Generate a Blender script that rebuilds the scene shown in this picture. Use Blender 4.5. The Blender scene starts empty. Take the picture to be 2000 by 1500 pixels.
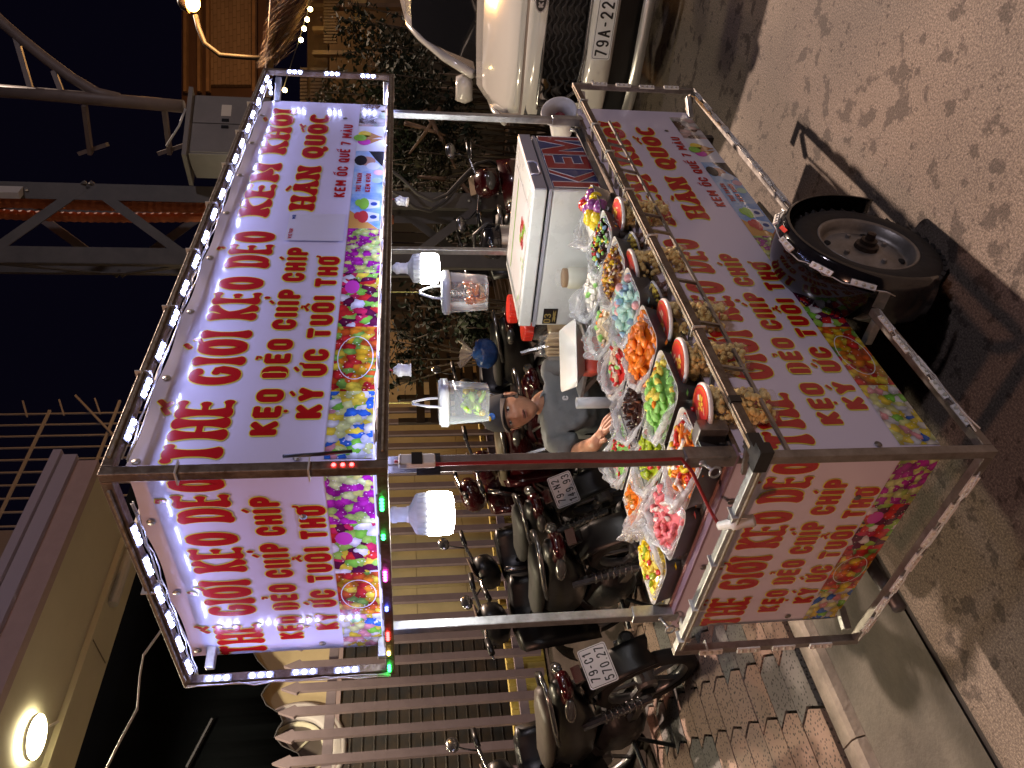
import bpy, bmesh, math, random
from mathutils import Vector as V, Matrix, noise as mnoise
random.seed(7)
PI = math.pi
sc = bpy.context.scene
col = sc.collection

# ---------------------------------------------------------------- camera (the photograph is turned on its side)
CAM = V((-1.00089, -1.07859, 1.59393)); FPX = 1448.487
MR = Matrix(((0.6539135, 0.1132849, -0.7480398), (-0.7564943, 0.0839850, -0.6485853), (-0.0106508, 0.9900066, 0.1406183)))
cd = bpy.data.cameras.new('camera'); cam = bpy.data.objects.new('camera', cd); col.objects.link(cam)
cd.sensor_fit = 'HORIZONTAL'; cd.sensor_width = 36.0; cd.lens = 36.0 * FPX / 2000.0
cd.clip_start = 0.05; cd.clip_end = 500
rgt, up, bck = (V((MR[0][i], MR[1][i], MR[2][i])) for i in range(3))
mw = Matrix.Identity(4)
for i in range(3):
    mw[i][0] = -up[i]; mw[i][1] = rgt[i]; mw[i][2] = bck[i]; mw[i][3] = CAM[i]
cam.matrix_world = mw
sc.camera = cam

# ---------------------------------------------------------------- night sky, lamps, exposure
w = bpy.data.worlds.new('World'); sc.world = w; w.use_nodes = True
wn = w.node_tree.nodes; wl = w.node_tree.links
bg = wn['Background']; bg.inputs[0].default_value = (0.26, 0.20, 0.62, 1); bg.inputs[1].default_value = 0.0022
sun = bpy.data.lights.new('street_light', 'SUN'); sun.energy = 2.1; sun.angle = math.radians(1.2); sun.color = (1.0, 0.74, 0.58)  # sun lamp standing in for a street light assumed from the shadows
so = bpy.data.objects.new('street_light', sun); col.objects.link(so)
SUND = V((-0.80, -0.03, -0.70)).normalized()      # light travels towards -x and down: shadows fall to the left of the cart
so.rotation_euler = SUND.to_track_quat('-Z', 'Y').to_euler()
sc.view_settings.view_transform = 'Standard'; sc.view_settings.look = 'None'
sc.view_settings.exposure = 1.5; sc.view_settings.gamma = 1.0; sc.view_settings.use_curve_mapping = False
sc.render.engine = 'CYCLES'
cy = sc.cycles
cy.use_denoising = True
try: cy.denoiser = 'OPENIMAGEDENOISE'
except Exception: pass
cy.max_bounces = 7; cy.diffuse_bounces = 3; cy.glossy_bounces = 3; cy.transmission_bounces = 6; cy.transparent_max_bounces = 16
cy.caustics_reflective = False; cy.caustics_refractive = False
cy.sample_clamp_indirect = 6.0
cy.use_light_tree = True

# ---------------------------------------------------------------- from photo pixels to points on planes of the place
def ray(x, y):
    return MR @ V(((1500 - y - 750) / FPX, -(x - 1000) / FPX, -1.0))
def aY(x, y, Y): d = ray(x, y); return CAM + d * ((Y - CAM.y) / d.y)
def aX(x, y, X): d = ray(x, y); return CAM + d * ((X - CAM.x) / d.x)
def aZ(x, y, Z): d = ray(x, y); return CAM + d * ((Z - CAM.z) / d.z)
def aD(x, y, t): return CAM + ray(x, y) * t
def gz(y): return 0.05 + 0.0575 * max(0.0, y - 1.5) if y > 1.5 else 0.0     # pavement rises gently to the houses

# ---------------------------------------------------------------- materials
MATS = {}
def nodes_of(m):
    m.use_nodes = True
    return m.node_tree.nodes, m.node_tree.links, m.node_tree.nodes['Principled BSDF']
def mat(name, c, rough=0.5, metal=0.0, var=0.0, vs=8.0, bump=0.0, bs=60.0, spec=None, coat=0.0, c2=None, trans=0.0, alpha=1.0, emit=None, es=0.0, sss=0.0):
    """procedural principled material; var/c2 mix a second tone by noise, bump adds fine relief"""
    if name in MATS: return MATS[name]
    m = bpy.data.materials.new(name); n, l, p = nodes_of(m)
    p.inputs['Base Color'].default_value = (*c, 1); p.inputs['Roughness'].default_value = rough; p.inputs['Metallic'].default_value = metal
    if spec is not None: p.inputs['Specular IOR Level'].default_value = spec
    if coat: p.inputs['Coat Weight'].default_value = coat; p.inputs['Coat Roughness'].default_value = 0.06
    if trans: p.inputs['Transmission Weight'].default_value = trans
    if sss:
        p.inputs['Subsurface Weight'].default_value = sss; p.inputs['Subsurface Radius'].default_value = (0.01, 0.005, 0.003); p.inputs['Subsurface Scale'].default_value = 0.5
    p.inputs['Alpha'].default_value = alpha
    if emit:
        p.inputs['Emission Color'].default_value = (*emit, 1); p.inputs['Emission Strength'].default_value = es
    tc = None
    if var or c2 or bump:
        tc = n.new('ShaderNodeTexCoord')
    if var or c2:
        nz = n.new('ShaderNodeTexNoise'); nz.inputs['Scale'].default_value = vs; nz.inputs['Detail'].default_value = 6; nz.inputs['Roughness'].default_value = 0.65
        l.new(tc.outputs['Object'], nz.inputs['Vector'])
        rp = n.new('ShaderNodeValToRGB'); rp.color_ramp.elements[0].position = 0.32; rp.color_ramp.elements[1].position = 0.68
        a = c2 if c2 else tuple(x * (1 - var) for x in c); b = c if c2 else tuple(min(1, x * (1 + var)) for x in c)
        rp.color_ramp.elements[0].color = (*a, 1); rp.color_ramp.elements[1].color = (*b, 1)
        l.new(nz.outputs['Fac'], rp.inputs['Fac']); l.new(rp.outputs['Color'], p.inputs['Base Color'])
        mr = n.new('ShaderNodeMapRange'); mr.inputs['To Min'].default_value = max(0, rough - 0.10); mr.inputs['To Max'].default_value = min(1, rough + 0.10)
        l.new(nz.outputs['Fac'], mr.inputs['Value']); l.new(mr.outputs['Result'], p.inputs['Roughness'])
    if bump:
        nb = n.new('ShaderNodeTexNoise'); nb.inputs['Scale'].default_value = bs; nb.inputs['Detail'].default_value = 4
        l.new(tc.outputs['Object'], nb.inputs['Vector'])
        bp = n.new('ShaderNodeBump'); bp.inputs['Strength'].default_value = bump; bp.inputs['Distance'].default_value = 0.01
        l.new(nb.outputs['Fac'], bp.inputs['Height']); l.new(bp.outputs['Normal'], p.inputs['Normal'])
    MATS[name] = m; return m
def emat(name, c, s):
    if name in MATS: return MATS[name]
    m = bpy.data.materials.new(name); m.use_nodes = True; n = m.node_tree.nodes; l = m.node_tree.links
    n.remove(n['Principled BSDF']); e = n.new('ShaderNodeEmission'); e.inputs[0].default_value = (*c, 1); e.inputs[1].default_value = s
    l.new(e.outputs[0], n['Material Output'].inputs[0]); MATS[name] = m; return m

# ---------------------------------------------------------------- mesh builder
def frame_of(d, upv=V((0, 0, 1))):
    d = d.normalized()
    if abs(d.dot(upv)) > 0.98: upv = V((0, 1, 0))
    s = d.cross(upv).normalized(); u = s.cross(d).normalized()
    return s, u
class MB:
    def __init__(s): s.v = []; s.f = []; s.m = []; s.M = None
    def add(s, vs, fs, m=0):
        b = len(s.v)
        s.v += [tuple(s.M @ V(p)) if s.M else tuple(p) for p in vs]
        for q in fs: s.f.append([b + i for i in q]); s.m.append(m)
        return s
    def box(s, c, d, R=None, m=0):
        c = V(c); h = [x / 2 for x in d]
        vs = [V((x * h[0], y * h[1], z * h[2])) for x in (-1, 1) for y in (-1, 1) for z in (-1, 1)]
        vs = [(R @ p if R else p) + c for p in vs]
        return s.add(vs, [(0, 1, 3, 2), (4, 6, 7, 5), (0, 4, 5, 1), (2, 3, 7, 6), (0, 2, 6, 4), (1, 5, 7, 3)], m)
    def bar(s, a, b, w, h=None, upv=V((0, 0, 1)), m=0):
        a, b = V(a), V(b); h = h or w; sd, u = frame_of(b - a, upv)
        vs = []
        for p in (a, b):
            for i, j in ((-1, -1), (1, -1), (1, 1), (-1, 1)): vs.append(p + sd * (i * w / 2) + u * (j * h / 2))
        return s.add(vs, [(3, 2, 1, 0), (4, 5, 6, 7), (0, 1, 5, 4), (1, 2, 6, 5), (2, 3, 7, 6), (3, 0, 4, 7)], m)
    def tube(s, pts, r, n=8, closed=False, m=0, flat=1.0):
        pts = [V(p) for p in pts]; N = len(pts); rr = r if isinstance(r, (list, tuple)) else [r] * N
        vs = []; sd = None
        for i, p in enumerate(pts):
            d = (pts[(i + 1) % N] - pts[i - 1]) if closed else (pts[min(i + 1, N - 1)] - pts[max(i - 1, 0)])
            if d.length < 1e-9: d = V((0, 0, 1))
            d.normalize()
            if sd is None: sd, u = frame_of(d)
            else:
                sd = (sd - d * sd.dot(d)); sd = sd.normalized() if sd.length > 1e-6 else frame_of(d)[0]; u = sd.cross(d).normalized()
            for k in range(n):
                a = 2 * PI * k / n; vs.append(p + sd * (math.cos(a) * rr[i]) + u * (math.sin(a) * rr[i] * flat))
        fs = []
        for i in range(N if closed else N - 1):
            j = (i + 1) % N
            for k in range(n): q = (k + 1) % n; fs.append((i * n + k, i * n + q, j * n + q, j * n + k))
        if not closed: fs.append(tuple(range(n - 1, -1, -1))); fs.append(tuple((N - 1) * n + k for k in range(n)))
        return s.add(vs, fs, m)
    def lathe(s, prof, n=16, M=None, m=0, a0=0.0, a1=2 * PI):
        full = abs(a1 - a0 - 2 * PI) < 1e-6; K = n if full else n + 1; vs = []
        for r, z in prof:
            for k in range(K):
                a = a0 + (a1 - a0) * k / n; p = V((r * math.cos(a), r * math.sin(a), z)); vs.append(M @ p if M else p)
        fs = []
        for i in range(len(prof) - 1):
            for k in range(n):
                q = (k + 1) % K; fs.append((i * K + k, i * K + q, (i + 1) * K + q, (i + 1) * K + k))
        return s.add(vs, fs, m)
    def prism(s, poly, t, M=None, m=0):
        n = len(poly); vs = [V((p[0], p[1], z)) for z in (0, t) for p in poly]
        if M: vs = [M @ p for p in vs]
        fs = [tuple(range(n - 1, -1, -1)), tuple(range(n, 2 * n))] + [(i, (i + 1) % n, n + (i + 1) % n, n + i) for i in range(n)]
        return s.add(vs, fs, m)
    def ball(s, c, r, nu=10, nv=6, M=None, m=0):
        r = (r, r, r) if not isinstance(r, (tuple, list, V)) else r; c = V(c); vs = []
        def put(p): vs.append((M @ p if M else p) + c)
        put(V((0, 0, r[2])))
        for j in range(1, nv):
            t = PI * j / nv
            for k in range(nu): a = 2 * PI * k / nu; put(V((r[0] * math.sin(t) * math.cos(a), r[1] * math.sin(t) * math.sin(a), r[2] * math.cos(t))))
        put(V((0, 0, -r[2]))); fs = []
        for k in range(nu): q = (k + 1) % nu; fs.append((0, 1 + k, 1 + q)); fs.append((len(vs) - 1, 1 + (nv - 2) * nu + q, 1 + (nv - 2) * nu + k))
        for j in range(nv - 2):
            for k in range(nu): q = (k + 1) % nu; fs.append((1 + j * nu + k, 1 + (j + 1) * nu + k, 1 + (j + 1) * nu + q, 1 + j * nu + q))
        return s.add(vs, fs, m)
    def loft(s, rings, m=0, caps=True, closed=True):
        n = len(rings[0]); vs = [p for r in rings for p in r]; fs = []
        for i in range(len(rings) - 1):
            for k in range(n if closed else n - 1): q = (k + 1) % n; fs.append((i * n + k, i * n + q, (i + 1) * n + q, (i + 1) * n + k))
        if caps: fs.append(tuple(range(n - 1, -1, -1))); fs.append(tuple((len(rings) - 1) * n + k for k in range(n)))
        return s.add(vs, fs, m)
    def mesh(s, name, mats, smooth=False):
        me = bpy.data.meshes.new(name); me.from_pydata(s.v, [], s.f)
        for mt in (mats if isinstance(mats, (list, tuple)) else [mats]): me.materials.append(mt)
        me.polygons.foreach_set('material_index', s.m)
        bm = bmesh.new(); bm.from_mesh(me); bmesh.ops.recalc_face_normals(bm, faces=bm.faces); bm.to_mesh(me); bm.free()
        if smooth: me.shade_smooth() if hasattr(me, 'shade_smooth') else [setattr(p, 'use_smooth', True) for p in me.polygons]
        me.update(); return me
    def obj(s, name, mats, parent=None, smooth=False, bevel=0.0, sub=0, seg=2):
        o = bpy.data.objects.new(name, s.mesh(name, mats, smooth or sub > 0)); col.objects.link(o); o.parent = parent
        if bevel:
            b = o.modifiers.new('bevel', 'BEVEL'); b.width = bevel; b.segments = seg; b.limit_method = 'ANGLE'; b.angle_limit = 0.6
            o.data.shade_smooth() if False else None
        if sub:
            k = o.modifiers.new('sub', 'SUBSURF'); k.levels = sub; k.render_levels = sub
        return o
def link(name, me, parent=None, loc=(0, 0, 0), R=None):
    o = bpy.data.objects.new(name, me); col.objects.link(o); o.parent = parent
    if R is not None: o.matrix_local = Matrix.Translation(V(loc)) @ (R.to_4x4() if len(R) == 3 else R)
    else: o.location = loc
    return o
def tag(o, label=None, cat=None, group=None, kind=None):
    if label: o['label'] = label
    if cat: o['category'] = cat
    if group: o['group'] = group
    if kind: o['kind'] = kind
    return o
def thing(name, label, cat, loc=(0, 0, 0), R=None, group=None):
    o = bpy.data.objects.new(name, None); col.objects.link(o); o.empty_display_size = 0.05
    if R is not None: o.matrix_world = Matrix.Translation(V(loc)) @ R.to_4x4()
    else: o.location = loc
    return tag(o, label, cat, group)
def copy_tree(o, parent=None):
    c = o.copy(); col.objects.link(c); c.parent = parent
    for ch in o.children: copy_tree(ch, c)
    return c
def smooth_by_angle(o, deg=35):
    o.data.shade_smooth() if hasattr(o.data, 'shade_smooth') else None
    try: o.data.set_sharp_from_angle(angle=math.radians(deg))
    except Exception: pass
    return o

# ---------------------------------------------------------------- lettering drawn as strokes
def arc(cx, cy_, rx, ry, a0, a1, n=14):
    return [(cx + rx * math.cos(math.radians(a0 + (a1 - a0) * i / n)), cy_ + ry * math.sin(math.radians(a0 + (a1 - a0) * i / n))) for i in range(n + 1)]
def rr(x0, y0, x1, y1, r, ry=None, n=4):
    ry = ry or r; p = []
    for cx, cy_, a in ((x1 - r, y1 - ry, 0), (x0 + r, y1 - ry, 90), (x0 + r, y0 + ry, 180), (x1 - r, y0 + ry, 270)): p += arc(cx, cy_, r, ry, a, a + 90, n)
    return p
# each glyph: (width, [strokes]); a stroke that ends with 'c' is closed
GB = {
 'K': (1, [[(0, 0), (0, 1)], [(1, 1), (.12, .52)], [(.2, .58), (1, 0)]]), 'E': (.9, [[(0, 0), (0, 1)], [(0, 1), (1, 1)], [(0, .5), (.85, .5)], [(0, 0), (1, 0)]]),
 'O': (1, [rr(0, 0, 1, 1, .42, .22) + ['c']]), 'D': (1, [[(0, 1), (0, 0)], [(0, 1)] + arc(.5, .72, .5, .28, 90, 0, 5) + arc(.5, .28, .5, .28, 0, -90, 5) + [(0, 0)]]),
 'C': (1, [[(1, .70)] + arc(.5, .75, .5, .25, 0, 180, 8) + arc(.5, .25, .5, .25, 180, 360, 8) + [(1, .30)]]), 'H': (1, [[(0, 0), (0, 1)], [(1, 0), (1, 1)], [(0, .5), (1, .5)]]),
 'I': (.02, [[(0, 0), (0, 1)]]), 'P': (1, [[(0, 0), (0, 1)], [(0, 1)] + arc(.55, .74, .45, .26, 90, -90, 8) + [(0, .48)]]),
 'Y': (1.05, [[(0, 1), (.5, .46)], [(1, 1), (.5, .46)], [(.5, .46), (.5, 0)]]), 'U': (1, [[(0, 1)] + arc(.5, .25, .5, .25, 180, 360, 8) + [(1, 1)]]),
 'T': (1.1, [[(0, 1), (1, 1)], [(.5, 1), (.5, 0)]]), 'M': (1.4, [[(0, 0), (0, 1)], [(0, 1), (.5, .3)], [(.5, .3), (1, 1)], [(1, 1), (1, 0)]]),
 'N': (1.1, [[(0, 0), (0, 1)], [(0, 1), (1, 0)], [(1, 0), (1, 1)]]), 'Q': (1.05, [rr(0, 0, 1, 1, .45, .3) + ['c'], [(.6, .3), (1.12, -.1)]]),
 'A': (1.15, [[(0, 0), (.5, 1)], [(.5, 1), (1, 0)], [(.2, .34), (.8, .34)]]), 'G': (1.05, [[(1, .74)] + arc(.5, .70, .5, .30, 15, 180, 9) + arc(.5, .30, .5, .30, 180, 360, 9) + [(1, .5)], [(1, .5), (.55, .5)]]),
 'R': (1, [[(0, 0), (0, 1)], [(0, 1)] + arc(.55, .74, .45, .26, 90, -90, 8) + [(0, .48)], [(.45, .48), (1, 0)]]), 'V': (1.1, [[(0, 1), (.5, 0)], [(.5, 0), (1, 1)]]),
 'B': (1, [[(0, 0), (0, 1)], [(0, 1)] + arc(.55, .76, .4, .24, 90, -90, 7) + [(0, .52)], [(.4, .52)] + arc(.55, .26, .45, .26, 90, -90, 7) + [(0, 0)]]),
 'X': (1, [[(0, 0), (1, 1)], [(0, 1), (1, 0)]]), 'L': (.9, [[(0, 1), (0, 0)], [(0, 0), (1, 0)]]), 'S': (1, [arc(.5, .75, .5, .25, 20, 270, 10) + arc(.5, .25, .5, .25, 90, -160, 10)]),
 '7': (1, [[(0, 1), (1, 1)], [(1, 1), (.3, 0)]]), '9': (1, [rr(0, .42, 1, 1, .48, .28) + ['c'], [(1, .7), (1, .3)] + arc(.5, .27, .5, .27, 0, -150, 6)]),
 '6': (1, [rr(0, 0, 1, .58, .48, .28) + ['c'], [(0, .3), (0, .7)] + arc(.5, .73, .5, .27, 180, 30, 6)]), '1': (.5, [[(0, .8), (.9, 1)], [(.9, 1), (.9, 0)]]),
 '2': (1, [arc(.5, .72, .5, .28, 170, -20, 8) + [(0, 0)], [(0, 0), (1, 0)]]), '3': (1, [arc(.45, .75, .5, .25, 160, -90, 8) , arc(.45, .25, .55, .25, 90, -160, 8)]),
 '4': (1, [[(.7, 0), (.7, 1)], [(.7, 1), (0, .3)], [(0, .3), (1, .3)]]), '5': (1, [[(.95, 1), (.1, 1)], [(.1, 1), (.05, .58)] + arc(.45, .32, .52, .32, 130, -150, 9)]),
 '0': (1, [rr(0, 0, 1, 1, .48, .3) + ['c']]), '-': (.6, [[(0, .5), (1, .5)]]), '.': (.05, [[(0, .03), (.05, .03)]]),
}
GA = dict(GB)
GA['O'] = (1.05, [arc(.5, .5, .5, .5, 0, 350, 27) + ['c']]); GA['Q'] = (1.1, [arc(.5, .5, .5, .5, 0, 350, 27) + ['c'], [(.45, .12), (.75, -.02), (1.1, -.14)]])
GA['C'] = (1, [arc(.52, .5, .52, .5, 48, 312, 20)]); GA['G'] = (1.1, [arc(.52, .5, .52, .5, 48, 345, 22) + [(1.0, .46), (.72, .5)]])
GA['D'] = (1.05, [[(0, 0), (0, 1)], [(0, 1)] + arc(.42, .5, .58, .5, 90, -90, 14) + [(0, 0)]])
TONES = {'Ế': ('E', '^/'), 'Ớ': ('O', "'/"), 'Ẹ': ('E', '.'), 'Ẻ': ('E', '?'), 'Ó': ('O', '/'), 'À': ('A', '\\'), 'Ố': ('O', '^/'), 'Í': ('I', '/'), 'Ý': ('Y', '/'), 'Ứ': ('U', "'/"), 'Ổ': ('O', '^?'), 'Ơ': ('O', "'"), 'Á': ('A', '/'), 'Ử': ('U', "'?")}
def ribbon(mb, pts, wf, M, z, closed=False, taper=False, grow=0.0):
    """flat strip along pts (2-D, metres) with width wf(dir, t); round caps"""
    if not closed:            # resample straight strokes so that the flare shows
        q = [pts[0]]
        for a, b in zip(pts[:-1], pts[1:]):
            L = math.hypot(b[0] - a[0], b[1] - a[1]); k = max(1, min(8, int(L / 0.008)))
            q += [(a[0] + (b[0] - a[0]) * i / k, a[1] + (b[1] - a[1]) * i / k) for i in range(1, k + 1)]
        pts = q
    N = len(pts); Ls = []; Rs = []
    for i in range(N):
        a = pts[i - 1] if (closed or i > 0) else pts[0]; b = pts[(i + 1) % N] if (closed or i < N - 1) else pts[-1]
        dx, dy = b[0] - a[0], b[1] - a[1]; L = math.hypot(dx, dy) or 1e-9; dx /= L; dy /= L
        h = wf(dx, dy, i / max(1, N - 1)) / 2 + grow
        Ls.append((pts[i][0] - dy * h, pts[i][1] + dx * h)); Rs.append((pts[i][0] + dy * h, pts[i][1] - dx * h))
    vs = [M @ V((p[0], p[1], z)) for p in Ls] + [M @ V((p[0], p[1], z)) for p in Rs]
    fs = [(i, (i + 1) % N, N + (i + 1) % N, N + i) for i in range(N if closed else N - 1)]
    mb.add(vs, fs)
    if not closed:            # caps
        for i, sg in ((0, -1), (N - 1, 1)):
            a = pts[0] if i == 0 else pts[-2]; b = pts[1] if i == 0 else pts[-1]
            ang = math.atan2(b[1] - a[1], b[0] - a[0]); h = math.hypot(Ls[i][0] - pts[i][0], Ls[i][1] - pts[i][1])
            ar = [(pts[i][0] + h * 0.7 * math.cos(ang) * sg * math.cos(t) - h * math.sin(ang) * math.sin(t), pts[i][1] + h * 0.7 * math.sin(ang) * sg * math.cos(t) + h * math.cos(ang) * math.sin(t)) for t in [(-PI / 2 + PI * k / 6) for k in range(7)]]
            mb.add([M @ V((p[0], p[1], z)) for p in ar], [tuple(range(7))])
class Letters(list):
    """one mesh builder for each letter; obj() links each letter as a piece of its own"""
    def obj(self, name, m, parent):
        o = None
        for b in self: o = b.obj('letter_outline' if 'outline' in name else 'letter', m, parent)
        return o
def lettering(text, x0, x1, z0, z1, M, style='B', thick=0.2, z=0.0, grow=0.0, gap=None, space=None):
    """MB with the text fitted between x0..x1 and z0..z1 of the plane M (x right, y up, z out); drawn at its natural width, then squeezed to fit"""
    out = Letters(); H = z1 - z0; G = GA if style == 'A' else GB; t = thick * H
    core = (.30 if style == 'A' else .34) * H; gp = (.07 if style == 'A' else .13) * H; sp_ = (.34 if style == 'A' else .40) * H
    if gap: gp = gap * H
    xs = []; x = 0.0
    for i, ch in enumerate(text):
        base, tn = TONES.get(ch, (ch, ''))
        if ch == ' ': xs.append(None); x += sp_; continue
        g = G[base]; xs.append((x, g, tn)); x += g[0] * core + t + gp
    S = (x1 - x0) / (x - gp); Ms = M @ Matrix.Translation((x0, 0, 0)) @ Matrix.Diagonal((S, 1, 1, 1)); k = 0
    def wf(dx, dy, tt): return t * (0.60 + 0.50 * abs(dy)) if style == 'A' else t
    def wfs(dx, dy, tt): return t * (0.74 + 0.62 * abs(2 * tt - 1) ** 2.4) * (0.70 + 0.34 * abs(dy)) if style == 'A' else t
    gx = grow
    for u in xs:
        if u is None: continue
        x, g, tn = u; ox = x + t / 2; w_ = g[0] * core; mb = MB(); out.append(mb)
        for st in g[1]:
            cl = st[-1] == 'c'; pp = st[:-1] if cl else st
            pts = [(ox + p[0] * (w_ if g[0] > .1 else core), z0 + t / 2 + p[1] * (H - t)) for p in pp]
            ribbon(mb, pts, wf if (cl or len(pp) > 4) else wfs, Ms, z + 0.00012 * (k % 9), cl, grow=gx); k += 1
        cx = ox + w_ / 2; ty = z1 + t * 0.55; tt = t * 0.55; q = lambda *a: t * 0.5; off = 0; g8 = grow * .8
        for c in tn:
            if c == '^': ribbon(mb, [(cx - tt * 1.3, ty), (cx, ty + tt * .9), (cx + tt * 1.3, ty)], q, Ms, z + 0.0004, grow=g8); off = tt * 1.7
            elif c == '/': ribbon(mb, [(cx + off * .6 - tt * .2, ty + off * .55), (cx + off * .6 + tt * .8, ty + off * .55 + tt * .9)], q, Ms, z + 0.0005, grow=g8)
            elif c == '\\': ribbon(mb, [(cx - tt, ty + tt * .9), (cx + tt * .2, ty)], q, Ms, z + 0.0005, grow=g8)
            elif c == '?': ribbon(mb, [(cx - tt * .4, ty + off * .5 + tt * 1.1), (cx + tt * .5, ty + off * .5 + tt * 1.0), (cx + tt * .4, ty + off * .5 + tt * .3), (cx, ty + off * .5)], lambda *a: t * .4, Ms, z + 0.0005, grow=g8)
            elif c == '.': ribbon(mb, [(cx - tt * .1, z0 - t * .62), (cx + tt * .1, z0 - t * .62)], lambda *a: t * .6, Ms, z + 0.0005, grow=g8)
            elif c == "'": ribbon(mb, [(ox + w_ - tt * .2, z1 - t * .35), (ox + w_ + tt * .8, z1 - t * .1), (ox + w_ + tt * .95, z1 + t * .35)], lambda *a: t * .45, Ms, z + 0.0004, grow=g8)
    return out
# ================================================================ GROUND
def asphalt():
    m = bpy.data.materials.new('asphalt'); n, l, p = nodes_of(m); tc = n.new('ShaderNodeTexCoord')
    def nz(s, d=5, r=.6):
        k = n.new('ShaderNodeTexNoise'); k.inputs['Scale'].default_value = s; k.inputs['Detail'].default_value = d; k.inputs['Roughness'].default_value = r; l.new(tc.outputs['Object'], k.inputs['Vector']); return k
    def ramp(src, e):
        r = n.new('ShaderNodeValToRGB'); cr = r.color_ramp
        while len(cr.elements) < len(e): cr.elements.new(0.5)
        for el, (pos, c) in zip(cr.elements, e): el.position = pos; el.color = (*c, 1) if len(c) == 3 else c
        l.new(src, r.inputs[0]); return r
    g = nz(150, 3, .75); base = ramp(g.outputs['Fac'], [(.32, (.060, .047, .039)), (.52, (.150, .122, .102)), (.72, (.300, .250, .212))])
    big = nz(1.1, 4); tone = ramp(big.outputs['Fac'], [(.35, (.78, .78, .78)), (.65, (1.15, 1.12, 1.08))])
    mx = n.new('ShaderNodeMix'); mx.data_type = 'RGBA'; mx.blend_type = 'MULTIPLY'; mx.inputs[0].default_value = 1
    l.new(base.outputs[0], mx.inputs[6]); l.new(tone.outputs[0], mx.inputs[7])
    s1 = nz(11.5, 5, .60); s2 = nz(27, 4, .6); s3 = nz(2.2, 2, .5)
    ad = n.new('ShaderNodeMath'); ad.operation = 'MULTIPLY_ADD'; ad.inputs[1].default_value = .35; l.new(s3.outputs['Fac'], ad.inputs[0]); l.new(s1.outputs['Fac'], ad.inputs[2])
    r1 = ramp(ad.outputs[0], [(.740, (0, 0, 0)), (.785, (1, 1, 1))]); r2 = ramp(s2.outputs['Fac'], [(.615, (0, 0, 0)), (.665, (1, 1, 1))])
    spot = n.new('ShaderNodeMath'); spot.operation = 'MAXIMUM'; l.new(r1.outputs[0], spot.inputs[0]); l.new(r2.outputs[0], spot.inputs[1])
    mx2 = n.new('ShaderNodeMix'); mx2.data_type = 'RGBA'; mx2.blend_type = 'MULTIPLY'; l.new(spot.outputs[0], mx2.inputs[0]); l.new(mx.outputs[2], mx2.inputs[6]); mx2.inputs[7].default_value = (.44, .42, .42, 1)
    l.new(mx2.outputs[2], p.inputs['Base Color'])
    ro = n.new('ShaderNodeMapRange'); ro.inputs['To Min'].default_value = .85; ro.inputs['To Max'].default_value = .83; l.new(spot.outputs[0], ro.inputs['Value']); l.new(ro.outputs[0], p.inputs['Roughness'])
    bp = n.new('ShaderNodeBump'); bp.inputs['Strength'].default_value = .5; bp.inputs['Distance'].default_value = .004; l.new(g.outputs['Fac'], bp.inputs['Height']); l.new(bp.outputs['Normal'], p.inputs['Normal'])
    return m
def sheet(name, x0, x1, y0, y1, z0, z1, m, nx=1, ny=1):
    mb = MB(); vs = []; fs = []
    for i in range(nx + 1):
        for j in range(ny + 1): vs.append((x0 + (x1 - x0) * i / nx, y0 + (y1 - y0) * j / ny, z0 + (z1 - z0) * j / ny))
    for i in range(nx):
        for j in range(ny): a = i * (ny + 1) + j; fs.append((a, a + ny + 1, a + ny + 2, a + 1))
    return tag(mb.add(vs, fs).obj(name, m), kind='structure')
sheet('ground', -120, 160, -120, 160, -.03, -.03, mat('earth', (.05, .045, .04), .95, spec=.0, var=.3, vs=.5))
sheet('road', -40, 60, -40, .905, 0, 0, asphalt())
concrete = mat('gutter concrete', (.085, .078, .066), .8, var=.45, vs=2.6, bump=.35, bs=70)
sheet('gutter', -40, 60, .93, 1.44, .004, .012, concrete)
sheet('gutter_joint', -40, 60, .905, .93, -.006, -.004, mat('tar joint', (.03, .027, .025), .9))
kb = MB()
prof = [(1.44, -.02), (1.44, .012), (1.455, .04), (1.475, .05), (1.545, .052), (1.545, -.02)]
for i in range(-14, 26):
    x0, x1 = i * 1.0 + .003, i * 1.0 + .997
    kb.loft([[V((x, a, b)) for a, b in prof] for x in (x0, x1)])
tag(kb.obj('kerb', mat('kerb concrete', (.24, .21, .18), .85, var=.35, vs=7, bump=.3)), kind='structure')
pave = sheet('pavement', -40, 60, 1.546, 9.5, .030, .030 + .0575 * 7.954, mat('paving bed', (.045, .037, .033), .9, spec=.0, var=.3, vs=2.5, bump=.3))
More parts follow.
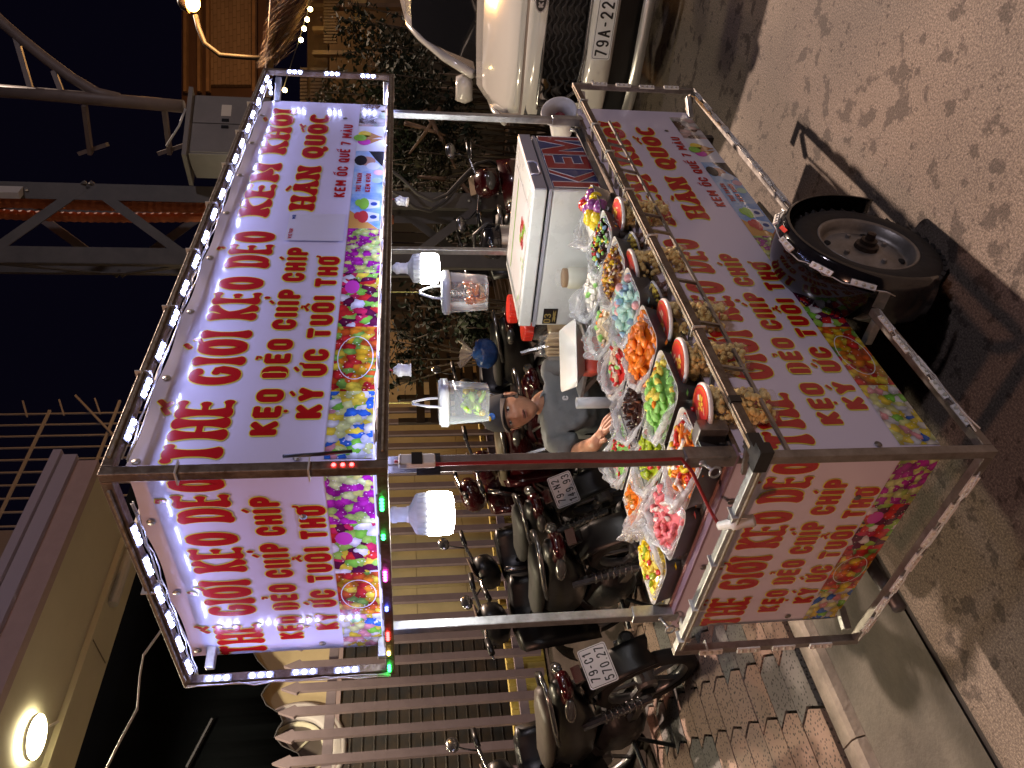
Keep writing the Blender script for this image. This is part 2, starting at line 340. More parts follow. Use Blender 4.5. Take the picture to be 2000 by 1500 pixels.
# interlocking terrazzo pavers, each a piece of its own
def terrazzo(name, c, c2):
    m = bpy.data.materials.new(name); n, l, p = nodes_of(m); tc = n.new('ShaderNodeTexCoord'); oi = n.new('ShaderNodeObjectInfo')
    mp = n.new('ShaderNodeVectorMath'); mp.operation = 'ADD'; l.new(tc.outputs['Object'], mp.inputs[0]); l.new(oi.outputs['Location'], mp.inputs[1])
    vo = n.new('ShaderNodeTexVoronoi'); vo.inputs['Scale'].default_value = 62; l.new(mp.outputs[0], vo.inputs['Vector'])
    r = n.new('ShaderNodeValToRGB'); r.color_ramp.elements[0].position = .27; r.color_ramp.elements[0].color = (.035, .032, .033, 1); r.color_ramp.elements[1].position = .36; r.color_ramp.elements[1].color = (*c, 1)
    l.new(vo.outputs['Distance'], r.inputs[0])
    nz = n.new('ShaderNodeTexNoise'); nz.inputs['Scale'].default_value = 5; nz.inputs['Detail'].default_value = 5; l.new(mp.outputs[0], nz.inputs['Vector'])
    mx = n.new('ShaderNodeMix'); mx.data_type = 'RGBA'; l.new(nz.outputs['Fac'], mx.inputs[0]); l.new(r.outputs[0], mx.inputs[6]); mx.inputs[7].default_value = (*c2, 1)
    hf_ = n.new('ShaderNodeMath'); hf_.operation = 'MULTIPLY'; hf_.inputs[1].default_value = .6; l.new(nz.outputs['Fac'], hf_.inputs[0]); l.new(hf_.outputs[0], mx.inputs[0])
    l.new(mx.outputs[2], p.inputs['Base Color']); p.inputs['Roughness'].default_value = .7
    return m
tz = [terrazzo('pink terrazzo', (.36, .245, .20), (.25, .17, .14)), terrazzo('grey terrazzo', (.20, .19, .19), (.12, .115, .115))]
def paver_mesh(m):
    a, b, c = .118, .078, .034
    poly = [(-a, -b), (-a * .35, -b), (-a * .15, -b - c), (a * .85, -b - c), (a, -b), (a + .034, 0), (a, b - .004), (a * .85, b - c - .004), (-a * .15, b - c - .004), (-a * .35, b - .004), (-a, b - .004), (-a + .034, 0)]
    poly = [(-a, -b), (a, -b), (a + .036, 0), (a, b), (-a, b), (-a + .036, 0)]
    return MB().prism(poly, .030).mesh('paver', m)
pm = [paver_mesh(t) for t in tz]
sl = Matrix.Rotation(math.atan(.0575), 3, 'X')
for j in range(11):
    for i in range(-4, 12):
        y = 1.66 + j * .162; x = i * .248 + (j % 2) * .06 - .2 + .11 * (j // 2)
        k = 1 if (i - j // 2) % 4 == 2 or random.random() < .05 else 0
        if y > 2.6 and x > 1.9: continue
        link('paver', pm[k], pave, (x, y, gz(y) - .030 + random.uniform(-.0015, .0015)), sl @ Matrix.Rotation(random.uniform(-.008, .008), 3, 'Z'))

# ================================================================ THE CART
galv = mat('galvanised steel', (.55, .57, .58), .38, .85, c2=(.34, .35, .36), vs=28, bump=.06, bs=90)
rusty = mat('weathered steel bar', (.24, .20, .16), .5, .6, c2=(.11, .075, .05), vs=35, bump=.25, bs=120)
steel = mat('bare steel angle', (.36, .34, .32), .42, .8, c2=(.20, .18, .165), vs=22, bump=.1)
vinyl = mat('glossy lilac white vinyl', (.73, .69, .84), .16, coat=.25)
redp = mat('red print', (.47, .012, .012), .2, coat=.25)
yelp = mat('yellow print', (.86, .80, .10), .25)
white_pl = mat('white plastic', (.78, .78, .76), .4, var=.06, vs=20)
black_tape = mat('black tape', (.012, .012, .013), .4)
zip_m = mat('clear zip tie', (.65, .65, .62), .35)
cart = thing('food_cart', 'white and red candy vending cart with banners, lit strips and a wheel', 'cart')
BX0, BX1, BY0, BY1 = .07, 2.075, .07, .745
UZ0, UZ1, LZ0, LZ1 = 1.66, 2.155, .355, .86
MF = lambda Y: Matrix(((1, 0, 0, 0), (0, 0, -1, Y), (0, 1, 0, 0), (0, 0, 0, 1)))
ML = lambda X: Matrix(((0, 0, -1, X), (-1, 0, 0, 0), (0, 1, 0, 0), (0, 0, 0, 1)))
def print_mat(name, pal, scale, bgc=None, edge=.04, dark=.45):
    """printed photo of a heap of sweets: cells in a palette with dark gaps and small lights"""
    m = bpy.data.materials.new(name); n, l, p = nodes_of(m); tc = n.new('ShaderNodeTexCoord')
    wz = n.new('ShaderNodeTexNoise'); wz.inputs['Scale'].default_value = scale * 1.3; l.new(tc.outputs['Object'], wz.inputs['Vector'])
    wm = n.new('ShaderNodeMix'); wm.data_type = 'RGBA'; wm.inputs[0].default_value = .018; l.new(tc.outputs['Object'], wm.inputs[6]); l.new(wz.outputs['Color'], wm.inputs[7])
    vo = n.new('ShaderNodeTexVoronoi'); vo.inputs['Scale'].default_value = scale; l.new(wm.outputs[2], vo.inputs['Vector'])
    sp = n.new('ShaderNodeSeparateColor'); l.new(vo.outputs['Color'], sp.inputs[0])
    r = n.new('ShaderNodeValToRGB'); r.color_ramp.interpolation = 'CONSTANT'
    while len(r.color_ramp.elements) < len(pal): r.color_ramp.elements.new(.5)
    for i, (e, c) in enumerate(zip(r.color_ramp.elements, pal)): e.position = i / len(pal); e.color = (*c, 1)
    l.new(sp.outputs[0], r.inputs[0])
    sh = n.new('ShaderNodeMapRange'); sh.inputs['From Min'].default_value = .0; sh.inputs['From Max'].default_value = .75; sh.inputs['To Min'].default_value = 1.25; sh.inputs['To Max'].default_value = dark; l.new(vo.outputs['Distance'], sh.inputs['Value'])
    mu = n.new('ShaderNodeMix'); mu.data_type = 'RGBA'; mu.blend_type = 'MULTIPLY'; mu.inputs[0].default_value = 1; l.new(r.outputs[0], mu.inputs[6]); l.new(sh.outputs[0], mu.inputs[7])
    v2 = n.new('ShaderNodeTexVoronoi'); v2.inputs['Scale'].default_value = scale * 1.9; l.new(tc.outputs['Object'], v2.inputs['Vector'])
    hl = n.new('ShaderNodeMath'); hl.operation = 'LESS_THAN'; hl.inputs[1].default_value = .16; l.new(v2.outputs['Distance'], hl.inputs[0])
    hm = n.new('ShaderNodeMath'); hm.operation = 'MULTIPLY'; hm.inputs[1].default_value = .55; l.new(hl.outputs[0], hm.inputs[0])
    mh = n.new('ShaderNodeMix'); mh.data_type = 'RGBA'; l.new(hm.outputs[0], mh.inputs[0]); l.new(mu.outputs[2], mh.inputs[6]); mh.inputs[7].default_value = (.95, .93, .88, 1)
    l.new(mh.outputs[2], p.inputs['Base Color']); p.inputs['Roughness'].default_value = .18; p.inputs['Coat Weight'].default_value = .25
    return m
Y_, G_, R_, B_, W_, PK, MG, OR, DP = (.85, .68, .06), (.22, .58, .06), (.62, .03, .03), (.04, .16, .62), (.80, .78, .66), (.80, .35, .38), (.42, .02, .32), (.80, .27, .02), (.12, .01, .05)
tile_m = [print_mat('mixed sweets print', [Y_, W_, G_, B_, (.75, .8, .3), PK, Y_, (.7, .72, .75)], 44),
          print_mat('gummy bear print', [R_, (.7, .12, .02), OR, Y_, R_, (.25, .5, .08), (.75, .45, .02)], 44, dark=.35),
          print_mat('jelly bean print', [(.78, .76, .80), R_, G_, DP, Y_, (.7, .03, .12), (.35, .62, .1), DP], 40, dark=.6),
          print_mat('magenta jelly print', [MG, (.45, .65, .15), (.75, .75, .2), MG, (.5, .03, .4), (.62, .7, .3)], 50),
          mat('blue ice print', (.10, .28, .68), .18, c2=(.45, .62, .80), vs=14, coat=.25), mat('sky blue print', (.16, .36, .72), .18, c2=(.60, .72, .82), vs=11, coat=.25),
          mat('white photo print', (.74, .76, .82), .18, coat=.25), print_mat('ice cream cups print', [(.70, .66, .62), (.72, .5, .45), (.12, .06, .04), (.55, .65, .5), (.75, .7, .68)], 26)]
flat = {k: mat('print ' + k, c, .2, coat=.2) for k, c in dict(orange=(.62, .33, .08), cone=(.45, .22, .07), pink=(.62, .06, .45), yellow=(.80, .62, .05), green=(.25, .55, .06), red=(.55, .05, .05), hair=(.02, .018, .02), skin=(.50, .28, .20), pale=(.75, .80, .85), darkblue=(.03, .07, .28)).items()}
def disc(M, x, y, rx, ry, z, n=12): return MB().add([M @ V((x + rx * math.cos(2 * PI * k / n), y + ry * math.sin(2 * PI * k / n), z)) for k in range(n)], [tuple(range(n))])
def quad(M, x0, x1, y0, y1, z): return MB().add([M @ V(q) for q in ((x0, y0, z), (x1, y0, z), (x1, y1, z), (x0, y1, z))], [(0, 1, 2, 3)])
screw_me = MB().lathe([(0, .0028), (.0045, .0028), (.0055, .0012), (.009, .0012), (.009, 0)], 10).mesh('screw', steel, True)
def banner(front, z0, z1, lower):
    M = MF(BY0) if front else ML(BX0)
    a0, a1 = (BX0 - .004, BX1 + (.06 if lower else 0)) if front else (-BY1 - .03, -BY0 + .004)
    dz = z0 - UZ0; nx, nz_ = 70, 14; mb = MB(); vs = []
    for i in range(nx + 1):
        for j in range(nz_ + 1):
            a = a0 + (a1 - a0) * i / nx; t = j / nz_
            edge = abs(math.sin((a - a0) * PI / .26)) ; z = z0 + (z1 - z0) * t
            if j == nz_ and not lower: z -= .006 * edge
            if j == 0 and lower: z += .008 * edge
            if j == 0 and not lower: z += .004 * edge
            out = -.0006 - .0015 * (1 + mnoise.noise(V((a * 3.1, z * 3.3, 4.2 + (5 if front else 0))))) * (1 if (t > .9 or t < .06) else .15) - (.006 * edge if j == nz_ or (lower and j == 0) else 0)
            vs.append(M @ V((a, z, out)))
    fs = [(i * (nz_ + 1) + j, (i + 1) * (nz_ + 1) + j, (i + 1) * (nz_ + 1) + j + 1, i * (nz_ + 1) + j + 1) for i in range(nx) for j in range(nz_)]
    bn = mb.add(vs, fs).obj('banner', vinyl, cart, True)
    bn['label'] = ('lower' if lower else 'upper') + (' front banner with large red lettering' if front else ' side banner with red lettering')
    if front:
        lines = [('THẾ GIỚI KẸO DẺO', .085, 1.025, 1.969, 2.091, 'A', .20), ('KEM KHÓI', 1.12, 1.985, 2.007, 2.100, 'A', .21), ('HÀN QUỐC', 1.166, 1.95, 1.875, 1.955, 'A', .21), ('KẸO DẺO CHÍP CHÍP', .165, .937, 1.868, 1.928, 'B', .25), ('KÝ ỨC TUỔI THƠ', .215, .889, 1.779, 1.838, 'B', .25)]
        tl = [.092, .304, .553, .805, 1.056, 1.283, 1.62, 1.846, 2.07]
    else:
        lines = [('THẾ GIỚI KẸO DẺO', -.775, -.088, 1.962, 2.080, 'A', .20), ('KẸO DẺO CHÍP CHÍP', -.715, -.156, 1.862, 1.925, 'B', .25), ('KÝ ỨC TUỔI THƠ', -.68, -.19, 1.771, 1.832, 'B', .25)]
        tl = [-.770, -.619, -.439, -.256, -.088]
    for tx, x0, x1, za, zb, stl, th in lines:
        lettering(tx, x0, x1, za + dz, zb + dz, M, stl, th, .0011).obj('lettering', redp, bn)
        lettering(tx, x0, x1, za + dz, zb + dz, M, stl, th, .0003, grow=.0030).obj('lettering_outline', yelp, bn)
    if front: lettering('KEM ỐC QUẾ 7 MÀU', 1.257, 1.855, 1.786 + dz, 1.823 + dz, M, 'B', .2, .0008).obj('lettering', redp, bn)
    for k in range(len(tl) - 1):
        pb, pt = z0 + (.006 if not lower else .004), 1.766 + dz
        o = quad(M, tl[k], tl[k + 1], pb, pt, .0004).obj('photo_print', tile_m[k], bn)
        w_ = tl[k + 1] - tl[k]; cx = (tl[k] + tl[k + 1]) / 2; h = pt - pb
        def sub(mb2, m): mb2.obj('print_detail', m, bn)
        if k == 2: sub(disc(M, cx + w_ * .22, pb + h * .72, w_ * .13, h * .2, .0008), flat['pink'])
        if k == 1:
            rg = MB(); ribbon(rg, arc(cx, pb + h * .5, w_ * .33, h * .42, 0, 350, 24), lambda *a: .0022, M, .0008, True); sub(rg, flat['pale'])
        if k == 4:
            sub(MB().add([M @ V(q) for q in ((tl[k], pt, .0006), (tl[k] + w_ * .5, pt, .0006), (tl[k], pb + h * .1, .0006))], [(0, 1, 2)]), flat['orange'])
            for cx2, cc in ((cx - w_ * .18, 'red'), (cx + w_ * .2, 'green')):
                sub(MB().add([M @ V(q) for q in ((cx2 - .035, pb + h * .5, .0009), (cx2 + .035, pb + h * .5, .0009), (cx2 + .022, pb + h * .08, .0009), (cx2 - .022, pb + h * .08, .0009))], [(0, 1, 2, 3)]), flat['pale'])
                sub(disc(M, cx2, pb + h * .58, .04, h * .17, .0012), flat[cc]); sub(disc(M, cx2 + .006, pb + h * .74, .024, h * .12, .0014), flat[cc]); sub(disc(M, cx2, pb + h * .26, .013, .011, .0013), flat['darkblue'])
        if k == 5:
            sub(disc(M, cx + w_ * .25, pb + h * .6, .038, .032, .0007), flat['skin']); sub(disc(M, cx + w_ * .26, pb + h * .80, .042, .022, .0012), flat['hair'])
            sub(MB().add([M @ V(q) for q in ((cx + w_ * .3, pb + h * .3, .0006), (tl[k + 1], pb + h * .55, .0006), (tl[k + 1], pb, .0006), (cx + w_ * .1, pb, .0006))], [(0, 1, 2, 3)]), flat['hair'])
            sub(disc(M, cx + w_ * .13, pb + h * .36, .03, .024, .0010), flat['pale']); sub(disc(M, cx - w_ * .2, pb + h * .2, .022, .018, .0010), mat('print mint', (.5, .7, .5), .2)); sub(disc(M, cx - w_ * .02, pb + h * .16, .022, .018, .0013), mat('print rose', (.75, .45, .5), .2))
            for q, tx in enumerate(('THỬ THÁCH', 'KEM KHÓI')):
                lettering(tx, tl[k] + .012, tl[k] + .15, pt - .030 - q * .030, pt - .012 - q * .030, M, 'B', .22, .0022).obj('lettering', redp, bn); lettering(tx, tl[k] + .012, tl[k] + .15, pt - .030 - q * .030, pt - .012 - q * .030, M, 'B', .22, .0016, grow=.0006).obj('lettering_outline', flat['pale'], bn)
        if k == 6:
            for q, (dx, cc) in enumerate(((-.028, 'pink'), (.03, 'yellow'), (.0, 'green'))):
                bx = cx + dx * 1.2; by = pb + h * (.62 if q < 2 else .78)
                sub(MB().add([M @ V(v) for v in ((bx - .026, by, .0008 + q * .0004), (bx + .026, by, .0008 + q * .0004), (cx + .01 * q, pb + h * .04, .0008 + q * .0004))], [(0, 1, 2)]), flat['cone']); sub(disc(M, bx, by + .012, .030, .024, .0012 + q * .0004), flat[cc])
    for k in range(int((a1 - a0) / .26) + 1):
        a = min(a1 - .02, a0 + .03 + k * .26)
        for zz in ((z1 - .022, z0 + .16) if k in (0, int((a1 - a0) / .26)) else (z1 - .022,)):
            link('screw', screw_me, bn, M @ V((a, zz, .0012)), Matrix((M[0][:3], M[1][:3], M[2][:3])))
    return bn
for lower, a, b in ((False, UZ0, UZ1), (True, LZ0, LZ1)):
    bf = banner(True, a, b, lower); banner(False, a, b, lower)
    if not lower:       # pale payment card glued on the upper front banner, its code left blank
        quad(MF(BY0), .972, 1.136, 1.776, 1.944, .0042).obj('payment_card', mat('pale card', (.66, .64, .70), .3), bf)
        lettering('VIETQR', .982, 1.04, 1.925, 1.936, MF(BY0), 'B', .2, .0048).obj('lettering', redp, bf); lettering('MB', 1.10, 1.124, 1.925, 1.936, MF(BY0), 'B', .2, .0048).obj('lettering', flat['darkblue'], bf)
# boards behind the banners, canopy roof, deck
board = mat('grey backing board', (.42, .40, .42), .6, var=.1)
for zz0, zz1 in ((UZ0, UZ1 - .012), (LZ0 + .01, LZ1 - .02)):
    MB().box(((BX0 + BX1) / 2, BY0 + .022, (zz0 + zz1) / 2), (BX1 - BX0 - .02, .012, zz1 - zz0)).obj('backing_panel', board, cart)
    MB().box((BX0 + .022, (BY0 + BY1) / 2 + .012, (zz0 + zz1) / 2), (.012, BY1 - BY0 - .03, zz1 - zz0)).obj('backing_panel', board, cart)
    MB().box((BX1 - .02, (BY0 + BY1) / 2 + .012, (zz0 + zz1) / 2), (.012, BY1 - BY0 - .03, zz1 - zz0)).obj('backing_panel', board, cart)
    MB().box(((BX0 + BX1) / 2, BY1 - .005, (zz0 + zz1) / 2), (BX1 - BX0 - .07, .012, zz1 - zz0)).obj('backing_panel', board, cart)
MB().box(((BX0 + BX1) / 2, (BY0 + BY1) / 2, UZ1 - .03), (BX1 - BX0 - .06, BY1 - BY0 - .06, .006)).obj('canopy_roof', mat('canopy sheet', (.5, .5, .52), .5, .3, var=.1), cart)
deck_m = mat('dark deck sheet', (.10, .10, .105), .45, .5, var=.3, vs=6)
MB().box(((BX0 + BX1) / 2, (BY0 + BY1) / 2 + .005, .838), (BX1 - BX0 - .04, BY1 - BY0 - .05, .016)).obj('deck', deck_m, cart)
# deck rims: galvanised angle inside, mauve folded vinyl outside
mauve = mat('mauve vinyl strip', (.30, .20, .26), .3, coat=.2); salmon = mat('salmon vinyl strip', (.52, .30, .26), .3, coat=.2)
MB().box((BX0 + .020, (BY0 + BY1) / 2, LZ1 + .004), (.036, BY1 - BY0, .006)).obj('deck_edge', mauve, cart)
MB().box((BX0 + .048, (BY0 + BY1) / 2, LZ1 + .006), (.018, BY1 - BY0 - .02, .008)).obj('deck_edge', steel, cart)
MB().box((BX0 + .030, (BY0 + BY1) / 2, LZ1 + .0085), (.010, BY1 - BY0 - .01, .002)).obj('deck_edge', salmon, cart)
MB().box((BX0 + .066, (BY0 + BY1) / 2, .868), (.012, BY1 - BY0 - .04, .030)).obj('deck_rim', galv, cart)
MB().box(((BX0 + BX1) / 2, BY0 + .058, .858), (BX1 - BX0 - .06, .012, .030)).obj('deck_rim', steel, cart)
MB().box(((BX0 + BX1) / 2, BY0 + .015, .858), (BX1 - BX0 - .03, .022, .012)).obj('deck_rim', rusty, cart)
for k in range(4): link('screw', screw_me, cart, (BX0 + .05, .15 + k * .17, LZ1 + .0105))
# posts with sleeves and thumb-screw keys
key_me = MB().tube([(0, 0, 0), (0, -.035, 0)], .004, 6).tube([(.012 * math.cos(a), -.047, .014 * math.sin(a)) for a in [2 * PI * k / 12 for k in range(12)]], .003, 5, True).lathe([(0, .004), (.008, .004), (.008, -.006), (0, -.006)], 8, Matrix.Rotation(PI / 2, 4, 'X')).mesh('thumb_screw', galv, True)
for i, (px_, py_) in enumerate(((.088, .088), (.088, .722), (2.03, .088), (2.03, .722))):
    MB().box((px_, py_, (.845 + UZ1 - .04) / 2), (.027, .027, UZ1 - .04 - .845)).obj('post', galv if i else steel, cart, bevel=.003)
    MB().box((px_, py_, .915 if i else .925), (.035, .035, .13 if i else .12)).obj('post_sleeve', steel if i == 0 else galv, cart, bevel=.003)
    if i < 2: link('thumb_screw', key_me, cart, (px_ - .018, py_ - .0, .945 if i == 0 else .90), Matrix.Rotation(-PI / 2 + .35, 3, 'Z') @ Matrix.Rotation(.25, 3, 'X'))
# legs and axle under the body
under = mat('dark underframe', (.05, .045, .04), .6, .4, var=.3)
MB().box(((BX0 + BX1) / 2, (BY0 + BY1) / 2, LZ0 - .005), (BX1 - BX0 - .05, BY1 - BY0 - .05, .03)).obj('underframe', under, cart)
MB().tube([(.81, -.03, .226), (.81, .80, .226)], .016, 8).obj('axle', under, cart, True)
for x in (.80, .15, 1.95): MB().box((x, .40, (.23 + LZ0) / 2 + .03), (.03, .6 if x > .5 else .03, .06)).obj('underframe_bar', under, cart)
MB().tube([aZ(1690, 1085, .30), aZ(1757, 1188, .30)], .020, 10).obj('tow_pipe', mat('grey tow pipe', (.12, .12, .13), .4, .4), cart, True)
MB().tube([(1.95, .40, .36), (1.95, .40, .02)], .018, 8).obj('prop_leg', under, cart, True)
# wheels
tyre_m = mat('tyre rubber', (.018, .017, .017), .75, var=.3, vs=14, bump=.3, bs=40); rim_m = mat('painted steel rim', (.30, .29, .28), .42, .55, c2=(.17, .155, .14), vs=16)
hub_m = mat('greasy hub', (.05, .035, .028), .5, .6, var=.4, vs=40, bump=.4)
def wheel(cx, cy_, cz, sgn):
    Mw = Matrix.Translation((cx, cy_, cz)) @ Matrix.Rotation(PI / 2 * (1 if sgn > 0 else -1), 4, 'X')
    R, W = .226, .055
    wob = MB().lathe([(.142, -W * .8), (.150, -W * .95), (.175, -W), (.205, -W * .9), (.219, -W * .72), (.226, -W * .45), (.2265, 0), (.226, W * .45), (.219, W * .72), (.205, W * .9), (.175, W), (.150, W * .95), (.142, W * .8)], 48, Mw)
    ty = wob.obj('tyre', tyre_m, cart, True)
    tr = MB()
    for k in range(40):
        a = 2 * PI * k / 40
        for s2 in (-1, 1):
            tr.box(Mw @ V((.2205 * math.cos(a + s2 * .04), .2205 * math.sin(a + s2 * .04), s2 * W * .58)), (.012, .016, .026), (Mw.to_3x3() @ Matrix.Rotation(a, 3, 'Z') @ Matrix.Rotation(s2 * .4, 3, 'X')))
    tag(tr.obj('tread', tyre_m, ty), kind='stuff')
    rg = MB().lathe([(.142, W * .8), (.150, W * .92), (.146, W * .97), (.138, W * .86), (.130, W * .5), (.126, W * .30), (.118, W * .28), (.110, W * .34), (.085, W * .46), (.055, W * .60), (.050, W * .62), (0, W * .62)], 40, Mw).lathe([(.142, -W * .8), (.130, -W * .5), (.126, W * .30)], 40, Mw).obj('rim', rim_m, cart, True)
    for k in range(4):
        a = PI / 4 + k * PI / 2 + .3
        MB().ball(Mw @ V((.108 * math.cos(a), .108 * math.sin(a), W * .37)), (.016, .011, .004), 12, 5, Mw.to_3x3() @ Matrix.Rotation(a + PI / 2, 3, 'Z')).obj('vent_hole', mat('dark hole', (.006, .006, .006), .9), rg, True)
        b = a + PI / 4
        MB().lathe([(0, .012), (.007, .010), (.008, 0)], 6, Mw @ Matrix.Translation((.075 * math.cos(b), .075 * math.sin(b), W * .50))).obj('wheel_bolt', rim_m, rg)
    MB().lathe([(0, W * 1.55), (.013, W * 1.5), (.014, W * 1.15), (.024, W * 1.12), (.024, W * .9), (.034, W * .85), (.036, W * .62), (0, W * .60)], 12, Mw).obj('hub', hub_m, cart)
wheel(.81, 0.0, .226, 1); wheel(.81, .795, .226, -1)
# fenders
fend_m = mat('glossy black fender', (.008, .008, .010), .12, coat=.6, var=.2, vs=30)
for yc in (-.005, .80):
    fb = MB(); rings = []
    for k in range(29):
        a = math.radians(-28 + 226 * k / 28); ring = []
        for j in range(9):
            b = math.radians(-80 + 160 * j / 8); r_ = .238 + .030 * math.cos(b); yy = .082 * math.sin(b)
            ring.append(V((.81 + r_ * math.cos(a), yc + yy, .226 + r_ * math.sin(a))))
        rings.append(ring)
    fb.loft(rings, closed=False, caps=False); o = fb.obj('fender', fend_m, cart, True)
    k = o.modifiers.new('solid', 'SOLIDIFY'); k.thickness = .004
    if yc < 0:
        MB().box((.845, -.072, .226 + .262), (.03, .002, .012), Matrix.Rotation(-.15, 3, 'Y') @ Matrix.Rotation(-.9, 3, 'X')).obj('sticker', mat('red sticker', (.7, .05, .03), .4), o)
        MB().box((.81 - .245, -.02, .30), (.03, .05, .03), Matrix.Rotation(.4, 3, 'Y')).obj('bracket', galv, o)
# outer tube frames
FW = .022
def fbar(a, b, m=rusty, name='frame_bar'): return MB().bar(a, b, FW).obj(name, m, cart, bevel=.002)
Z0, Z1, Z2, Z3 = .332, .862, 1.643, 2.146; L, D = 2.2, .77
nb = {'zf0': .332}
h = FW / 2
for z in (Z2, Z3):
    fbar((h, 0, z), (L - h, 0, z)); fbar((0, h, z), (0, D - h, z)); fbar((L, h, z), (L, .10, z)); 
for x, y in ((0, 0), (L, 0), (0, D)): fbar((x, y, Z2 - h), (x, y, Z3 + h))
for x, y in ((0, 0), (L, 0), (0, D)):
    for z in (Z2 + .022, Z3 - .05): fbar((x + (.02 if x == 0 else -.02), y + (.02 if y == 0 else -.02), z), (.075 if x == 0 else 2.07, .075 if y == 0 else .74, z), galv, 'frame_strut')
# lower frame: the front bottom rail stops at the wheel
fbar((h, 0, Z0), (.53, 0, Z0), steel); fbar((1.10, 0, Z0), (L - h, 0, Z0), steel)
for x in (.50, 1.13): fbar((x, .012, Z0), (x, .085, Z0), galv, 'frame_strut')
fbar((0, h, Z0), (0, D - h, Z0), steel); fbar((L, h, Z0), (L, .085, Z0), steel)
fbar((0, h, Z1), (0, D - h, Z1), galv); fbar((h, 0, Z1), (L - h, 0, Z1))
for x, y in ((0, 0), (L, 0), (0, D)):
    fbar((x, y, Z0 - h), (x, y, Z1 + h), steel)
    for z in (Z0 + .022, Z1 - .03): fbar((x + (.02 if x == 0 else -.02), y + (.02 if y == 0 else -.02), z), (.080 if x == 0 else 2.09, .080 if y == 0 else .73, z), galv, 'frame_strut')
# popcorn rack: rods between the front rail and the deck rim
for x in [.06, .30, .48, .68, .955, 1.06, 1.30, 1.38, 1.47, 1.60, 1.80]:
    MB().bar((x, h, Z1 + .002), (x, .115, Z1 - .018), .010).obj('rack_rod', steel, cart)
for x in [.30, .48, .68, .955, 1.06, 1.38, 1.47, 1.60]: MB().bar((x, .0, Z1 - .01), (x, .012, Z1 - .075), .008).obj('rack_rod', steel, cart)
MB().bar((.02, .014, Z1 - .078), (1.85, .014, Z1 - .078), .008).obj('rack_rail', steel, cart)
MB().box((.15, .075, .905), (.034, .055, .07)).obj('rack_socket', steel, cart, bevel=.002)
MB().box((.0, .0, Z1), (.030, .060, .030)).box((.035, 0, Z1), (.05, .028, .028)).obj('tape', black_tape, cart)
MB().box((.17, -.001, Z1), (.02, .027, .027)).obj('tape', black_tape, cart)
# ---------------------------------------------------------------- light modules
led_w = emat('white light emitting diode', (.44, .49, 1.0), 46.0)
led_c = {'g': emat('green diode', (.02, 1, .12), 9), 'm': emat('magenta diode', (1, .05, .75), 9), 'b': emat('blue diode', (.05, .08, 1), 11), 'r': emat('red diode', (1, .03, .03), 8), 'y': emat('amber diode', (1, .65, .15), 8)}
def bead_mesh(name, m, r=.0062):
    return MB().lathe([(0, r * .8), (r * .75, r * .55), (r, 0)], 6).mesh(name, m, True)
bead = bead_mesh('diode', led_w); bead_off = bead_mesh('diode', mat('unlit diode', (.62, .60, .50), .3)); bead_c = {k: bead_mesh('diode', m, .0045) for k, m in led_c.items()}
mod_box = MB().box((0, 0, -.003), (.066, .016, .006)); mod_me = mod_box.mesh('light_module', mat('lit module casing', (.16, .16, .17), .5)); mod_off = mod_box.mesh('light_module', white_pl)
strip_m = mat('clear strip sleeve', (.45, .42, .34), .25, c2=(.22, .18, .11), vs=60)
def module(p, xd, out, bd=bead):
    xd = V(xd).normalized(); out = V(out).normalized(); yd = out.cross(xd).normalized(); out = xd.cross(yd)
    R = Matrix((xd, yd, out)).transposed()
    o = link('light_module', mod_off if bd is bead_off else mod_me, cart, V(p) + out * (h + .0065), R)
    for k in (-1, 0, 1): link('diode', bd, o, (k * .021, 0, 0))
def run(a, b, n, out, bd=bead, jit=.004):
    a, b = V(a), V(b)
    for k in range(n):
        p = a + (b - a) * ((k + .5) / n); module(p + V((random.uniform(-jit, jit),) * 3) * .4, b - a, V(out) + V((random.uniform(-.1, .1), random.uniform(-.1, .1), random.uniform(-.1, .1))), bd)
run((.05, 0, Z3), (L - .04, 0, Z3), 17, (0, -.45, -1)); run((0, .12, Z3), (0, D - .03, Z3), 6, (-.45, 0, -1))
run((0, D, Z3 - .02), (0, D, Z2 + .06), 4, (-.25, -1, 0)); run((L, 0, Z3 - .04), (L, 0, Z2 + .02), 3, (-1, -.5, 0)); 
run((.08, 0, Z2), (L - .04, 0, Z2), 16, (0, .9, .6)); run((0, .06, Z2), (0, D - .06, Z2), 5, (.9, 0, .6))
run((L, .03, Z3), (L, .09, Z3), 1, (-1, 0, -.6))
# unlit modules of the lower frame
run((.06, 0, Z0), (.50, 0, Z0), 5, (0, -1, .5), bead_off); run((1.12, 0, Z0), (L - .05, 0, Z0), 9, (0, -1, .5), bead_off); run((0, .05, Z0), (0, D - .05, Z0), 7, (-1, 0, .4), bead_off)
run((0, D, Z0 + .06), (0, D, Z1 - .04), 4, (-1, -.3, 0), bead_off); run((L, 0, Z0 + .05), (L, 0, Z1 - .05), 4, (-.4, -1, 0), bead_off)
for a in (150, 125, 95, 62): 
    ar = math.radians(a); module((.81 + .262 * math.cos(ar), -.045, .226 + .262 * math.sin(ar)), (-math.sin(ar), 0, math.cos(ar)), (math.cos(ar) * .6, -.6, math.sin(ar) * .6), bead_off)
# coloured strip on the left bottom bar and the near upright
for y, c in ((.085, 'g'), (.105, 'g'), (.20, 'g'), (.33, 'm'), (.35, 'm'), (.47, 'b'), (.58, 'r'), (.60, 'r'), (.67, 'y'), (.735, 'g'), (.75, 'g')):
    for k in range(2): link('diode', bead_c[c], cart, (-h - .0015, y + k * .010 - .004, Z2 + .003), Matrix.Rotation(-PI / 2, 3, 'Y'))
for k in range(3): link('diode', bead_c['r'], cart, (-h * .2, -h - .0015, 1.70 + k * .017), Matrix.Rotation(PI / 2, 3, 'X'))
